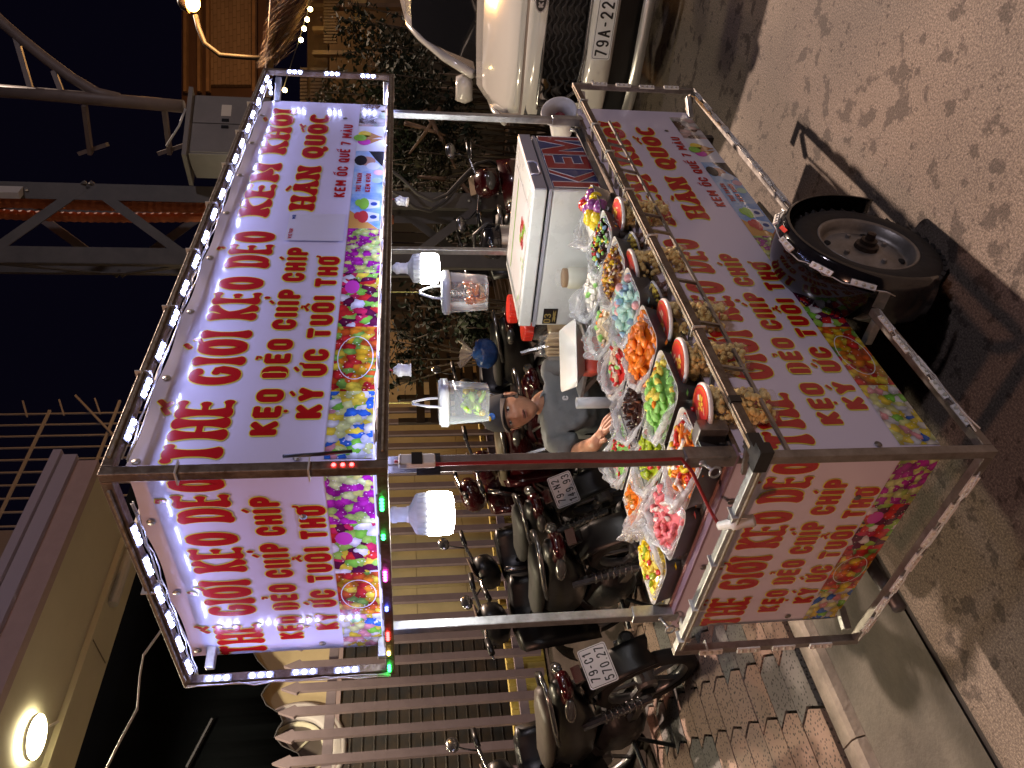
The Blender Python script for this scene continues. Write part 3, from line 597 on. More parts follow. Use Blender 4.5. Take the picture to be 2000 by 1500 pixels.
# flat strips on the frame bars, cables, zip ties
def strip(a, b, off): MB().bar(V(a) + V(off), V(b) + V(off), .010, .004).obj('light_strip', strip_m, cart)
strip((.03, 0, Z3), (L - .03, 0, Z3), (0, -h - .002, 0)); strip((0, .03, Z3), (0, D - .03, Z3), (-h - .002, 0, 0)); strip((.03, 0, Z2), (L - .03, 0, Z2), (0, -h - .002, 0)); strip((.03, 0, Z1), (L - .03, 0, Z1), (0, 0, h + .0014)); strip((0, .03, Z1), (0, D - .03, Z1), (-h - .002, 0, -.001))
wire_w = mat('white cable', (.62, .62, .60), .4)
def wires(a, b, n, off, sag=.004):
    a, b = V(a), V(b); o3 = V(off)
    for q in range(3):
        pts = []
        for k in range(n + 1): pts.append(a + (b - a) * (k / n) + o3 * (1 + .16 * q) + V((random.uniform(-sag, sag), random.uniform(-sag, sag), random.uniform(-sag, sag))))
        MB().tube(pts, .0016, 5).obj('cable', wire_w, cart, True)
wires((.05, 0, Z3), (L - .04, 0, Z3), 40, (0, .010, -.016)); wires((0, .1, Z3), (0, D, Z3), 16, (.012, 0, -.016)); wires((0, D, Z3), (0, D, Z2), 12, (-.016, -.006, 0)); wires((0, .05, Z0), (0, D - .03, Z0), 14, (-.016, 0, .006)); wires((.05, 0, Z0), (.5, 0, Z0), 10, (0, -.016, .006)); wires((1.1, 0, Z0), (L - .03, 0, Z0), 20, (0, -.016, .006)); wires((.08, 0, Z2), (L - .04, 0, Z2), 40, (0, .012, .014))
fw_pts = [(.81 + .272 * math.cos(math.radians(a)), -.045 + random.uniform(-.006, .006), .226 + .272 * math.sin(math.radians(a))) for a in range(25, 175, 6)]
MB().tube(fw_pts, .0018, 5).obj('cable', wire_w, cart, True)
tie = lambda a, ax: MB().box(a, (.003 if ax == 0 else FW + .012, .003 if ax == 1 else FW + .012, .003 if ax == 2 else FW + .012)).obj('zip_tie', zip_m, cart)
for x in (.28, .52, .78, 1.04, 1.30, 1.56, 1.82): tie((x, 0, Z3), 0)
for x in (.44, .9, 1.2, 1.5, 1.75, 2.0): tie((x, 0, Z1), 0)
for y in (.18, .36, .55, .70): tie((0, y, Z1), 1)
tie((0, .36, Z3), 1); tie((0, .0, 2.02), 2); tie((0, 0, 1.78), 2); tie((0, D, .78), 2)
# red feed cable along the near post to the white coupler on the left
red_c = mat('red cable', (.28, .015, .02), .4)
MB().tube([(.062, .05, 1.62), (.066, .066, 1.56), (.068, .067, 1.40), (.066, .066, 1.25), (.064, .070, 1.12), (.066, .068, 1.0), (.055, .10, .97), (.045, .16, .935), (.03, .21, .905), (.012, .235, .885)], .0042, 7).obj('cable', red_c, cart, True)
MB().lathe([(.006, .0), (.010, .002), (.012, .03), (.016, .034), (.016, .05), (.014, .052), (.014, .085), (0, .085)], 12, Matrix.Translation((.008, .235, .89)) @ Matrix.Rotation(2.5, 4, 'X') @ Matrix.Rotation(-.3, 4, 'Y')).obj('cable_coupler', white_pl, cart, True)
MB().box((.052, .04, 1.575), (.028, .016, .075)).obj('controller_box', white_pl, cart, bevel=.003); MB().box((.0515, .0305, 1.575), (.030, .004, .022)).obj('tape', black_tape, cart)
MB().box((.085, .085, 1.55), (.032, .032, .05)).obj('tape', black_tape, cart); MB().tube([(.02, -.016, 1.83), (.02, -.02, 1.76), (.028, -.018, 1.70)], .004, 6).obj('cable', black_tape, cart, True)
# ================================================================ THINGS ON THE DECK
DZ = .848
def clear_mat(name, c, alpha, rough=.08, bump=0, bs=40, coat=.5, amax=.55):
    m = bpy.data.materials.new(name); n, l, p = nodes_of(m)
    p.inputs['Base Color'].default_value = (*c, 1); p.inputs['Roughness'].default_value = rough; p.inputs['Specular IOR Level'].default_value = .8; p.inputs['Coat Weight'].default_value = coat
    lw = n.new('ShaderNodeLayerWeight'); lw.inputs['Blend'].default_value = .35
    mr = n.new('ShaderNodeMapRange'); mr.inputs['To Min'].default_value = alpha; mr.inputs['To Max'].default_value = min(1, alpha + amax); l.new(lw.outputs['Facing'], mr.inputs['Value']); l.new(mr.outputs[0], p.inputs['Alpha'])
    if bump:
        tc = n.new('ShaderNodeTexCoord'); nz = n.new('ShaderNodeTexNoise'); nz.inputs['Scale'].default_value = bs; nz.inputs['Detail'].default_value = 3; nz.inputs['Distortion'].default_value = 1.2
        l.new(tc.outputs['Object'], nz.inputs['Vector']); bp = n.new('ShaderNodeBump'); bp.inputs['Strength'].default_value = bump; bp.inputs['Distance'].default_value = .02; l.new(nz.outputs['Fac'], bp.inputs['Height']); l.new(bp.outputs['Normal'], p.inputs['Normal']); l.new(bp.outputs['Normal'], p.inputs['Coat Normal'])
    return m
bag_m = clear_mat('thin clear plastic film', (.82, .84, .86), .15, .12, .9, 26); roll_m = clear_mat('rolled plastic film', (.84, .86, .88), .38, .14, .9, 34)
cup_m = clear_mat('clear cup plastic', (.95, .93, .90), .02, .05, amax=.22)
tub_m = clear_mat('milky tub plastic', (.80, .86, .90), .20, .15)
dish_in = mat('cream melamine', (.50, .48, .43), .3, var=.08); dish_out = mat('grey dish outside', (.085, .085, .09), .35, var=.25, vs=9)
def rring(w_, d_, z, r, n=5):
    return [V((x, y, z)) for x, y in rr(-w_ / 2, -d_ / 2, w_ / 2, d_ / 2, r, r, n)]
dish_me = {}
def dish(w_, d_, t):
    k = (w_, d_)
    if k not in dish_me:
        o = MB().loft([rring(w_ * .74, d_ * .74, 0, .02), rring(w_ * .84, d_ * .84, .012, .028), rring(w_ * .97, d_ * .97, .060, .034), rring(w_, d_, .066, .036), rring(w_, d_, .069, .036)], caps=False)
        o.f.append(list(range(23, -1, -1))); o.m.append(0)
        i = MB().loft([rring(w_, d_, .069, .036), rring(w_ * .96, d_ * .96, .0690, .034), rring(w_ * .93, d_ * .93, .058, .032), rring(w_ * .80, d_ * .80, .014, .026), rring(w_ * .70, d_ * .70, .006, .02)], caps=False)
        i.f.append([4 * 24 + q for q in range(24)]); i.m.append(0)
        dish_me[k] = (o.mesh('dish_shell', dish_out, True), i.mesh('dish_lining', dish_in, True))
    link('dish_shell', dish_me[k][0], t); link('dish_lining', dish_me[k][1], t)
# sweet shapes (small, shared)
def jig(mb, s):
    mb.v = [tuple(V(p) * (1 + s * mnoise.noise(V(p) * 90))) for p in mb.v]; return mb
def shp(kind, s):
    b = MB()
    if kind == 'ball': b.ball((0, 0, 0), s, 10, 7)
    elif kind == 'pebble': b.ball((0, 0, 0), (s * 1.25, s * .9, s * .6), 8, 5)
    elif kind == 'slab': b.loft([[V((x, y, z)) for x, y in rr(-s * q, -s * .7 * q, s * q, s * .7 * q, s * .35 * q, None, 2)] for q, z in ((.8, -s * .4), (1, -s * .2), (1, s * .2), (.8, s * .4))])
    elif kind == 'heart':
        P = [(0, -.95), (.55, -.45), (.95, .15), (.85, .65), (.45, .8), (.08, .5), (-.08, .5), (-.45, .8), (-.85, .65), (-.95, .15), (-.55, -.45)]
        b.loft([[V((x * s * q, y * s * q, z)) for x, y in P] for q, z in ((.75, -s * .38), (1, -s * .15), (1, s * .15), (.72, s * .42))])
    elif kind == 'drop': b.lathe([(0, -s), (s * .55, -s * .8), (s * .75, -s * .2), (s * .45, s * .5), (0, s * 1.0)], 7)
    elif kind == 'worm': b.tube([(s * 1.9 * (t - .5) * 2, s * .7 * math.sin(t * 7), s * .25 * math.sin(t * 5)) for t in [k / 8 for k in range(9)]], s * .42, 6)
    elif kind == 'ring': b.tube([(s * math.cos(a), s * math.sin(a), 0) for a in [2 * PI * k / 10 for k in range(10)]], s * .42, 6, True)
    elif kind == 'bottle': b.lathe([(0, -s), (s * .45, -s * .95), (s * .45, 0), (s * .2, s * .5), (s * .22, s), (0, s)], 7)
    return b
SW = {}
def sweet(kind, s, m):
    k = (kind, s, m.name)
    if k not in SW: SW[k] = shp(kind, s).mesh('sweet', m, True)
    return SW[k]
def jm(name, c, rough=.22, sug=False): return mat('sweet ' + name, c, .6 if sug else rough, coat=0 if sug else .5, bump=.5 if sug else .15, bs=160 if sug else 60, sss=.0)
def mound(x, y, w_, d_): return max(0.0, (1 - (2 * x / w_) ** 4) * (1 - (2 * y / d_) ** 4))
def tray(x, y, z, w_, d_, label, sweets, bagside=(0, 1), rot=0.0, tilt=0.0, n=46, hm=.026, fill=None, bag=1.0, stuff=None, flab='sweets'):
    R = Matrix.Rotation(rot, 3, 'Z') @ Matrix.Rotation(tilt, 3, 'X')
    t = thing('sweet_dish', 'grey dish of ' + label, 'dish', (x, y, z), R, 'dishes of sweets on the cart deck'); dish(w_, d_, t)
    pl = thing('sweet_heap', label, 'sweets', (x, y, z), R, 'heaps of sweets on the cart deck')
    bw, bd = w_ * .88, d_ * .88
    # bed: closely packed small lumps under the loose pieces
    bed = MB(); N = 14; vs = []
    for i in range(N + 1):
        for j in range(N + 1):
            px_, py_ = (i / N - .5) * bw, (j / N - .5) * bd
            vs.append(V((px_, py_, .040 + (hm + .010) * mound(px_, py_, bw, bd) + .004 * mnoise.noise(V((px_ * 60 + x * 9, py_ * 60, 1.0))))))
    bed.add(vs, [(i * (N + 1) + j, (i + 1) * (N + 1) + j, (i + 1) * (N + 1) + j + 1, i * (N + 1) + j + 1) for i in range(N) for j in range(N)])
    tag(bed.obj('packed_sweets', fill or sweets[0][2], pl, True), kind='stuff')
    if stuff:
        by = {}
        for k in range(stuff):
            kd, s, m, wgt = random.choices(sweets, [q[3] for q in sweets])[0]
            px_, py_ = (random.random() - .5) * bw, (random.random() - .5) * bd
            g = shp(kd, s); Rr = Matrix.Rotation(random.random() * 6.3, 3, 'Z') @ Matrix.Rotation(random.uniform(-.9, .9), 3, 'X') @ Matrix.Rotation(random.uniform(-.9, .9), 3, 'Y')
            c = V((px_, py_, .043 + (hm + .010) * mound(px_, py_, bw, bd) + s * random.uniform(0, .8)))
            by.setdefault(m.name, [MB(), m])[0].add([Rr @ V(v) + c for v in g.v], g.f)
        for mb_, m in by.values(): tag(mb_.obj('small_sweets', m, pl, True), kind='stuff')
    else:
        for k in range(n):
            kd, s, m, wgt = random.choices(sweets, [q[3] for q in sweets])[0]
            gx, gy = k % 7, k // 7 % 7
            px_, py_ = ((gx + random.uniform(.1, .9)) / 7 - .5) * bw * .96, ((gy + random.uniform(.1, .9)) / 7 - .5) * bd * .96
            Rr = Matrix.Rotation(random.random() * 6.3, 3, 'Z') @ Matrix.Rotation(random.uniform(-.6, .6), 3, 'X') @ Matrix.Rotation(random.uniform(-.6, .6), 3, 'Y')
            link('sweet', sweet(kd, s, m), pl, (px_, py_, .043 + (hm + .010) * mound(px_, py_, bw, bd) + s * random.uniform(.1, .7)), Rr)
    if bag:
        # opened clear bag: a crumpled collar pushed out over the rim, tallest on the bagside
        b = MB(); K, J = 64, 9; sd = V((bagside[0], bagside[1])).normalized(); off = random.random() * 50
        for j in range(J):
            q = j / (J - 1); ring = []
            for k in range(K):
                a = 2 * PI * k / K; ca, sa = math.cos(a), math.sin(a); e = max(abs(ca), abs(sa)) ** .55
                side = max(0.0, ca * sd.x + sa * sd.y); nz = mnoise.noise(V((ca * 2.6 + off, sa * 2.6, q * 2.2))); n2 = mnoise.noise(V((ca * 9 + off, sa * 9, q * 6)))
                rad = .80 + q * (.18 + .22 * side) + .05 * nz + .035 * n2
                hgt = .046 + math.sin(min(1, q * 1.15) * PI * .80) * (.024 + .040 * side * bag) * (1 + .5 * nz) + .013 * n2
                ring.append(V((ca / e * rad * w_ * .5 * .93, sa / e * rad * d_ * .5 * .93, max(hgt, .048))))
            b.v += [tuple(p) for p in ring]
        for j in range(J - 1):
            for k in range(K): q = (k + 1) % K; b.f.append([j * K + k, j * K + q, (j + 1) * K + q, (j + 1) * K + k]); b.m.append(0)
        o = b.obj('plastic_bag', bag_m, t, True)
        rp = []; rq = []
        for k in range(56):     # the bag's mouth, twisted into an uneven roll
            a = 2 * PI * k / 56; ca, sa = math.cos(a), math.sin(a); e = max(abs(ca), abs(sa)) ** .55; side = max(0.0, ca * sd.x + sa * sd.y); n2 = mnoise.noise(V((ca * 4 + off, sa * 4, 7.7)))
            rp.append(V((ca / e * (.93 + .10 * side + .06 * n2) * w_ * .47, sa / e * (.93 + .10 * side + .06 * n2) * d_ * .47, .064 + .026 * side * bag + .012 * n2))); rq.append(.0032 + .0065 * side + .003 * abs(mnoise.noise(V((ca * 11 + off, sa * 11, 2)))))
        MB().tube(rp, rq, 7, True).obj('bag_roll', roll_m, o, True)
        kk = o.modifiers.new('sub', 'SUBSURF'); kk.levels = 1; kk.render_levels = 1
    return t
Wt = jm('white', (.80, .76, .68)); Pk = jm('pink', (.78, .20, .22)); Or = jm('orange', (.82, .22, .015), .2); Gr = jm('green', (.28, .62, .14), sug=True); Ye = jm('yellow', (.82, .68, .10), sug=True)
Rd = jm('red', (.62, .03, .025)); Dk = jm('cola', (.035, .012, .008), .15); Am = jm('amber', (.50, .22, .02), .15); Gd = jm('gold', (.72, .50, .03), .15); Mi = jm('mint', (.45, .74, .66), sug=True); Lp = jm('rose', (.78, .45, .45), sug=True); Pu = jm('purple', (.28, .07, .26)); Gg = jm('lime gummy', (.36, .46, .02), .15); Cr = jm('cream', (.72, .58, .38)); By = jm('bright yellow', (.85, .62, .02)); Br = jm('brown', (.16, .05, .02)); Bl = jm('pale blue', (.35, .55, .75))
W2, D2 = .188, .205
FZ = .866
tray(.175, .185, FZ, W2, D2, 'glossy red, white and yellow jelly snakes nearest the front corner post', [('worm', .012, Rd, 2), ('worm', .012, Or, 2), ('worm', .012, Wt, 2), ('ring', .014, By, 2), ('worm', .012, By, 1)], fill=Or, n=40, bagside=(-.5, 1))
tray(.385, .175, FZ, W2, D2, 'pale green and yellow sugared pebbles heaped high', [('pebble', .014, Gr, 4), ('pebble', .013, Ye, 3), ('slab', .014, Gr, 2), ('slab', .014, Ye, 1), ('pebble', .013, Or, .4), ('drop', .012, Wt, .5)], fill=Gr, n=49, hm=.036, bagside=(-.8, .8))
tray(.585, .172, FZ, W2, D2, 'bright orange jelly slabs', [('slab', .017, Or, 1)], fill=Or, n=46, hm=.036)
tray(.775, .168, FZ, W2, D2, 'pastel mint and rose sugared sweets', [('pebble', .015, Mi, 3), ('ball', .014, Lp, 2), ('pebble', .014, Gr, .7), ('drop', .014, Bl, 1.5), ('ball', .013, Mi, 1)], fill=Mi, n=40, hm=.036)
tray(.962, .166, FZ, W2 * .95, D2, 'small amber and golden jelly crumbs', [('drop', .008, Am, 4), ('drop', .008, Gd, 3), ('pebble', .008, Br, 2), ('pebble', .007, Or, 1), ('pebble', .007, Cr, .8)], fill=Br, stuff=190, hm=.036)
tray(1.142, .166, FZ, W2 * .9, D2, 'small dark sweets flecked with every colour', [('pebble', .008, Dk, 4), ('pebble', .008, Gr, 1.5), ('pebble', .008, Rd, 1.5), ('pebble', .008, By, 1.2), ('pebble', .008, Bl, .7), ('pebble', .008, Wt, 1)], fill=Dk, stuff=190, hm=.036)
tray(1.33, .170, FZ, W2, D2, 'large yellow, purple and red gum balls', [('ball', .024, By, 3), ('ball', .024, Pu, 2), ('ball', .024, Rd, 1)], fill=Wt, n=16, hm=.03, bag=1.2)
tray(.385, .392, DZ, W2, D2, 'lime green gummies with a few red ones', [('pebble', .013, Gg, 6), ('worm', .010, Gg, 2), ('slab', .013, Rd, 1.2), ('bottle', .014, Bl, .4), ('worm', .009, By, 1)], fill=Gg, n=46, bagside=(-.2, 1), bag=1.3)
tray(.590, .395, DZ, W2, D2, 'shiny dark brown cola jellies', [('drop', .010, Dk, 5), ('bottle', .010, Br, 1)], fill=Dk, n=49, bag=1.5)
tray(.795, .395, DZ, W2, D2, 'red, cream and green striped pieces behind the orange slabs', [('slab', .012, Rd, 3), ('slab', .012, Cr, 3), ('pebble', .010, Gr, 1), ('worm', .009, Wt, 1)], fill=Rd, n=46, bag=1.3)
tray(1.0, .395, DZ, W2, D2, 'cream and green soft pieces under a bag', [('slab', .012, Cr, 4), ('pebble', .012, Gr, 2), ('pebble', .010, Or, .6)], fill=Cr, n=42, bag=1.6)
tray(1.21, .395, DZ, W2, D2, 'white mints under a loose bag by the chest', [('pebble', .013, Wt, 3), ('pebble', .013, Gr, 1)], fill=Wt, n=36, bag=1.7)
tray(.395, .605, DZ, W2, D2 * .96, 'orange jelly bits at the back of the deck', [('pebble', .009, Or, 4), ('ring', .009, Am, 2), ('worm', .008, Or, 2), ('ball', .008, Cr, .5)], fill=Or, n=49, bag=1.2, bagside=(-1, .3))
tray(.600, .605, DZ, W2, D2 * .96, 'thin green and red sticks at the back of the deck', [('worm', .009, Gr, 3), ('worm', .009, Rd, 2), ('worm', .008, Lp, 1)], fill=Gr, n=46, bag=1.2, bagside=(0, 1))
tray(.190, .408, DZ, W2, D2, 'pink hearts mixed with white kernels at the left edge', [('heart', .014, Pk, 3), ('drop', .010, Wt, 2.5), ('heart', .013, Pk, 1)], fill=Pk, n=49, hm=.034, bagside=(.5, 1))
tray(.190, .618, DZ, W2, D2 * .96, 'yellow and green fruit jellies in the back left corner', [('ring', .011, By, 2), ('pebble', .011, Gg, 2), ('slab', .012, Ye, 2), ('pebble', .010, Rd, .6)], fill=By, n=46, bag=1.3, bagside=(.3, -.6))

# ---------------------------------------------------------------- popcorn cups
pop_m = mat('caramel popcorn', (.95, .78, .34), .55, c2=(.75, .52, .15), vs=45, bump=.6, bs=90)
cup_h, cr0, cr1 = .160, .043, .055
pc = MB()
for k in range(230):
    a = random.random() * 6.3; zz = random.uniform(.008, cup_h - .012); r_ = (cr0 + (cr1 - cr0) * zz / cup_h) * random.uniform(.66, .86); s = random.uniform(.0075, .0115)
    c = V((r_ * math.cos(a), r_ * math.sin(a), zz)); pc.ball(c, (s, s * .9, s * .8), 6, 4, Matrix.Rotation(random.random() * 6, 3, 'X')); pc.ball(c + V((random.uniform(-.006, .006), random.uniform(-.006, .006), .004)), s * .62, 5, 4)
pop_me = pc.mesh('popcorn', pop_m, True)
wall_prof = []
for k in range(26):
    t = k / 25; wall_prof.append((cr0 + (cr1 - cr0) * t + (.0009 if (k % 2 and t > .3) else 0), t * cup_h))
cupw_me = MB().lathe([(0, 0)] + wall_prof, 28).mesh('cup_wall', cup_m, True)
ring_me = MB().lathe([(cr1 + .001, cup_h - .002), (cr1 + .008, cup_h), (cr1 + .008, cup_h + .008), (cr1 + .002, cup_h + .010), (0, cup_h + .010)], 30).mesh('lid_rim', mat('clear lid', (.82, .80, .78), .2), True)
def cdisc(r, z, m, sx=1, x=0, y=0, n=26): return disc(Matrix.Identity(4), x, y, r * sx, r, z, n).mesh('lid_label', m)
lab_red = mat('label red', (.66, .035, .03), .3, coat=.3); lab_gr = mat('label green', (.20, .42, .04), .3)
l1 = cdisc(cr1 + .003, cup_h + .0108, lab_red)
gring = MB(); ribbon(gring, arc(0, 0, cr1 - .004, cr1 - .004, 0, 350, 30), lambda *a: .0016, Matrix.Identity(4), cup_h + .0114, True); gring = gring.mesh('label_ring', lab_gr)
pic = MB()
for k in range(16): a = random.random() * 6.3; r_ = random.random() ** .6 * .019; pic.v += [(.012 + r_ * math.cos(a) + .005 * math.cos(q), -.008 + r_ * math.sin(a) + .005 * math.sin(q), cup_h + .0117 + k * .00004) for q in (0, 1.26, 2.5, 3.8, 5.0)]; pic.f.append([k * 5 + q for q in range(5)]); pic.m.append(0)
pic_me = pic.mesh('label_picture', mat('label popcorn', (.85, .52, .06), .35))
bc_me = quad(Matrix.Identity(4), .022, .034, -.004, .006, cup_h + .0126).mesh('label_barcode', mat('label white', (.75, .75, .75), .4))
wd = MB()
for k, (x, y, w_, hh) in enumerate(((-.022, .020, .022, .006), (-.030, .008, .030, .004), (-.020, -.030, .020, .004))): quad_ = quad(Matrix.Identity(4), x, x + w_, y, y + hh, cup_h + .0122 + k * .0001); wd.add(quad_.v, quad_.f)
wd_me = wd.mesh('label_lines', mat('label pale', (.80, .62, .40), .4))
for i, (x, tl, za, where) in enumerate(((1.150, (-.05, -.04), .735, 'farthest right in the rack, beside the big gum balls'), (.868, (-.22, -.03), .752, 'between the two small yellow cups'), (.570, (-.10, .0), .735, 'in front of the orange jelly slabs'), (.385, (-.08, .04), .745, 'second from the front corner post'), (.205, (-.06, .05), .742, 'nearest the front corner post'))):
    R = Matrix.Rotation(tl[0], 3, 'X') @ Matrix.Rotation(tl[1], 3, 'Y') @ Matrix.Rotation(i * 1.3 + .4, 3, 'Z')
    t = thing('popcorn_cup', 'popcorn cup with red lid, ' + where, 'popcorn cup', (x, .048, za), R, 'popcorn cups in the front rack')
    link('cup_wall', cupw_me, t); tag(link('popcorn', pop_me, t), kind='stuff'); ld = link('lid_rim', ring_me, t)
    link('lid_label', l1, ld); link('label_ring', gring, ld); link('label_picture', pic_me, ld); link('label_barcode', bc_me, ld); link('label_lines', wd_me, ld)
# two small cups with domed lids and yellow puffs
sp = MB()
for k in range(40): a = random.random() * 6.3; r_ = random.random() ** .5 * .030; sp.tube([V((r_ * math.cos(a), r_ * math.sin(a), .062 + random.random() * .016)) + V((random.uniform(-.009, .009), random.uniform(-.009, .009), random.uniform(-.004, .006))) * q for q in (0, .6, 1)], .0042, 5)
sp_me = sp.mesh('corn_puffs', jm('corn puff', (.85, .66, .06), .5), True)
sw_me = MB().lathe([(0, 0), (.026, 0), (.036, .060), (.038, .064)], 22).mesh('cup_wall', cup_m, True); sd_me = MB().lathe([(.039, .064), (.041, .068), (.038, .076), (.028, .098), (.012, .106), (0, .106)], 22).mesh('domed_lid', cup_m, True); sr_me = MB().lathe([(.036, .062), (.041, .063), (.041, .068), (.037, .069)], 22).mesh('cup_rim', mat('clear lid', (.8, .8, .8)), True)
nut_me = MB()
for k in range(40): a = random.random() * 6.3; r_ = random.random() ** .5 * .028; nut_me.ball((r_ * math.cos(a), r_ * math.sin(a), random.uniform(.008, .055)), .007, 6, 4)
nut_me = nut_me.mesh('chocolate_bits', Br, True)
for x, za, rx, wh in ((1.005, .815, -.35, 'right'), (.735, .815, -.45, 'left')):
    t = thing('puff_cup', 'small clear cup of yellow corn puffs with domed lid, %s of the tilted popcorn cup' % wh, 'snack cup', (x, .05, za), Matrix.Rotation(rx, 3, 'X') @ Matrix.Rotation(-.15, 3, 'Y'), 'small puff cups in the front rack')
    link('cup_wall', sw_me, t); link('domed_lid', sd_me, t); link('cup_rim', sr_me, t); tag(link('corn_puffs', sp_me, t), kind='stuff'); tag(link('chocolate_bits', nut_me, t), kind='stuff')

# ---------------------------------------------------------------- ice cream chest
fx0, fx1, fy0, fy1 = 1.485, 1.965, .135, .752
frz_w = mat('white enamel', (.74, .76, .75), .28, var=.03, coat=.3); frz_g = mat('lilac grey plastic', (.36, .36, .42), .4, var=.05)
t = thing('ice_cream_chest', 'white countertop ice cream chest with red and blue KEM sign on its front', 'chest freezer', (0, 0, 0))
MB().box(((fx0 + fx1) / 2, (fy0 + fy1) / 2, (DZ + 1.056) / 2), (fx1 - fx0, fy1 - fy0, 1.056 - DZ)).obj('chest_body', frz_w, t, bevel=.008)
MB().box(((fx0 + fx1) / 2, (fy0 + fy1) / 2, 1.062), (fx1 - fx0 + .006, fy1 - fy0 + .006, .012)).obj('chest_collar', frz_g, t)
MB().box(((fx0 + fx1) / 2, (fy0 + fy1) / 2, 1.0715), (fx1 - fx0 - .02, fy1 - fy0 - .02, .008)).obj('door_seal', mat('dark seal', (.03, .03, .03), .7), t)
lid = MB().box(((fx0 + fx1) / 2, (fy0 + fy1) / 2, 1.101), (fx1 - fx0 + .010, fy1 - fy0 + .004, .052)).obj('chest_lid', frz_w, t, bevel=.006)
MB().box(((fx0 + fx1) / 2, fy0 - .004, 1.101), (fx1 - fx0 + .012, .006, .048)).obj('lid_front', frz_g, lid, bevel=.002)
hx = (fx0 + fx1) / 2 - .08
MB().tube([(hx - .055, fy0 - .009, 1.122), (hx - .055, fy0 - .010, 1.096), (hx - .040, fy0 - .010, 1.086), (hx + .040, fy0 - .010, 1.086), (hx + .055, fy0 - .010, 1.098), (hx + .055, fy0 - .009, 1.122)], .004, 6).obj('lid_handle', mat('pale lilac plastic', (.62, .63, .74), .35), lid, True)
MB().box((hx, fy0 - .0078, 1.103), (.10, .003, .032)).obj('handle_recess', mat('dark lilac plastic', (.16, .155, .19), .5), lid)
quad(MF(fy0), fx0 + .012, fx1 - .004, DZ + .01, 1.052, .002).obj('sign_panel', mat('blue sign', (.035, .05, .20), .3, coat=.3), t)
def block_letters(M, z, g, mm, nm):
    P = {'K': [[(0, 0), (.13, 0), (.13, 1), (0, 1)], [(.13, .46), (.33, 1), (.42, 1), (.24, .50), (.42, 0), (.33, 0), (.13, .46)]], 'E': [[(0, 0), (.34, 0), (.34, .2), (.14, .2), (.14, .40), (.30, .40), (.30, .60), (.14, .60), (.14, .8), (.34, .8), (.34, 1), (0, 1)]], 'M': [[(0, 0), (.10, 0), (.10, .62), (.23, .05), (.27, .05), (.40, .62), (.40, 0), (.50, 0), (.50, 1), (.37, 1), (.25, .45), (.13, 1), (0, 1)]]}
    x0 = fx0 + .016; sx = .350; sy = .186; zb = DZ + .014
    for ch, ox in (('K', 0), ('E', .45), ('M', .82)):
        for i, pl in enumerate(P[ch]):
            cx = sum(p[0] for p in pl) / len(pl); cy_ = sum(p[1] for p in pl) / len(pl)
            vs = [M @ V((x0 + (ox + p[0]) * sx, zb + p[1] * sy, z + i * .0003)) for p in pl]
            if g:     # outline: a thin tube round each letter
                MB().tube(vs, g, 4, True).obj(nm, mm, t)
            else: MB().add(vs, [tuple(range(len(vs)))]).obj(nm, mm, t)
block_letters(MF(fy0), .0034, 0, mat('sign red', (.36, .012, .018), .3, coat=.3), 'letter'); block_letters(MF(fy0), .0034, .0022, white_pl, 'letter_outline')
MLf = ML(fx0); pa = aX(1064, 640, fx0); 
quad(MLf, -.742, -.665, .968, 1.028, .0015).obj('brand_plate', mat('black plate', (.012, .011, .012), .3), t)
gold = mat('gold print', (.42, .34, .12), .35, .4)
lettering('O3', -.738, -.690, .994, 1.024, MLf, 'B', .15, .0022).obj('lettering', gold, t); lettering('X', -.735, -.672, .974, .988, MLf, 'B', .28, .0022).obj('lettering', gold, t)
quad(Matrix.Identity(4), fx0 + .03, fx1 - .05, fy0 + .10, fy1 - .06, 1.1285).obj('lid_picture', mat('white picture', (.74, .75, .76), .25, coat=.2), lid)
for k in range(9): disc(Matrix.Identity(4), fx0 + .10 + .03 * (k % 3) + random.uniform(-.01, .01), fy0 + .22 + .035 * (k // 3), .018, .022, 1.1290 + k * .0002, 9).obj('print_detail', flat['red'] if k % 4 else flat['green'], lid)
for k in range(8): disc(Matrix.Identity(4), fx0 + random.uniform(.04, .10), fy0 + random.uniform(.20, .54), .006, .012, 1.1312 + k * .0001, 7).obj('print_detail', flat['green'], lid)
quad(Matrix.Identity(4), fx0 + .33, fx0 + .345, fy0 + .12, fy1 - .08, 1.1291).obj('print_detail', flat['green'], lid)
# shelf hooked on behind the chest, carrying the jars and the pot
MB().box((1.80, .90, .845), (.95, .28, .012)).obj('rear_shelf', galv, cart)
for x in (1.36, 2.22): MB().bar((x, .76, .70), (x, 1.02, .838), .02).obj('shelf_bracket', steel, cart)
# small syrup jar in front of the chest
t = thing('syrup_jar', 'small milky jar with brown band and clear cap standing before the white chest', 'jar', (1.415, .470, DZ), Matrix.Diagonal((1.35, 1.35, 1.3)))
MB().lathe([(0, 0), (.030, 0), (.032, .004), (.032, .085), (.028, .094)], 22).obj('jar_body', mat('milky plastic', (.62, .62, .52), .3), t, True)
MB().lathe([(.028, .094), (.028, .106), (.026, .107), (0, .107)], 22).obj('jar_band', mat('brown band', (.24, .15, .08), .5), t, True); MB().lathe([(.024, .107), (.024, .122), (.012, .128), (0, .128)], 18).obj('jar_cap', cup_m, t, True)
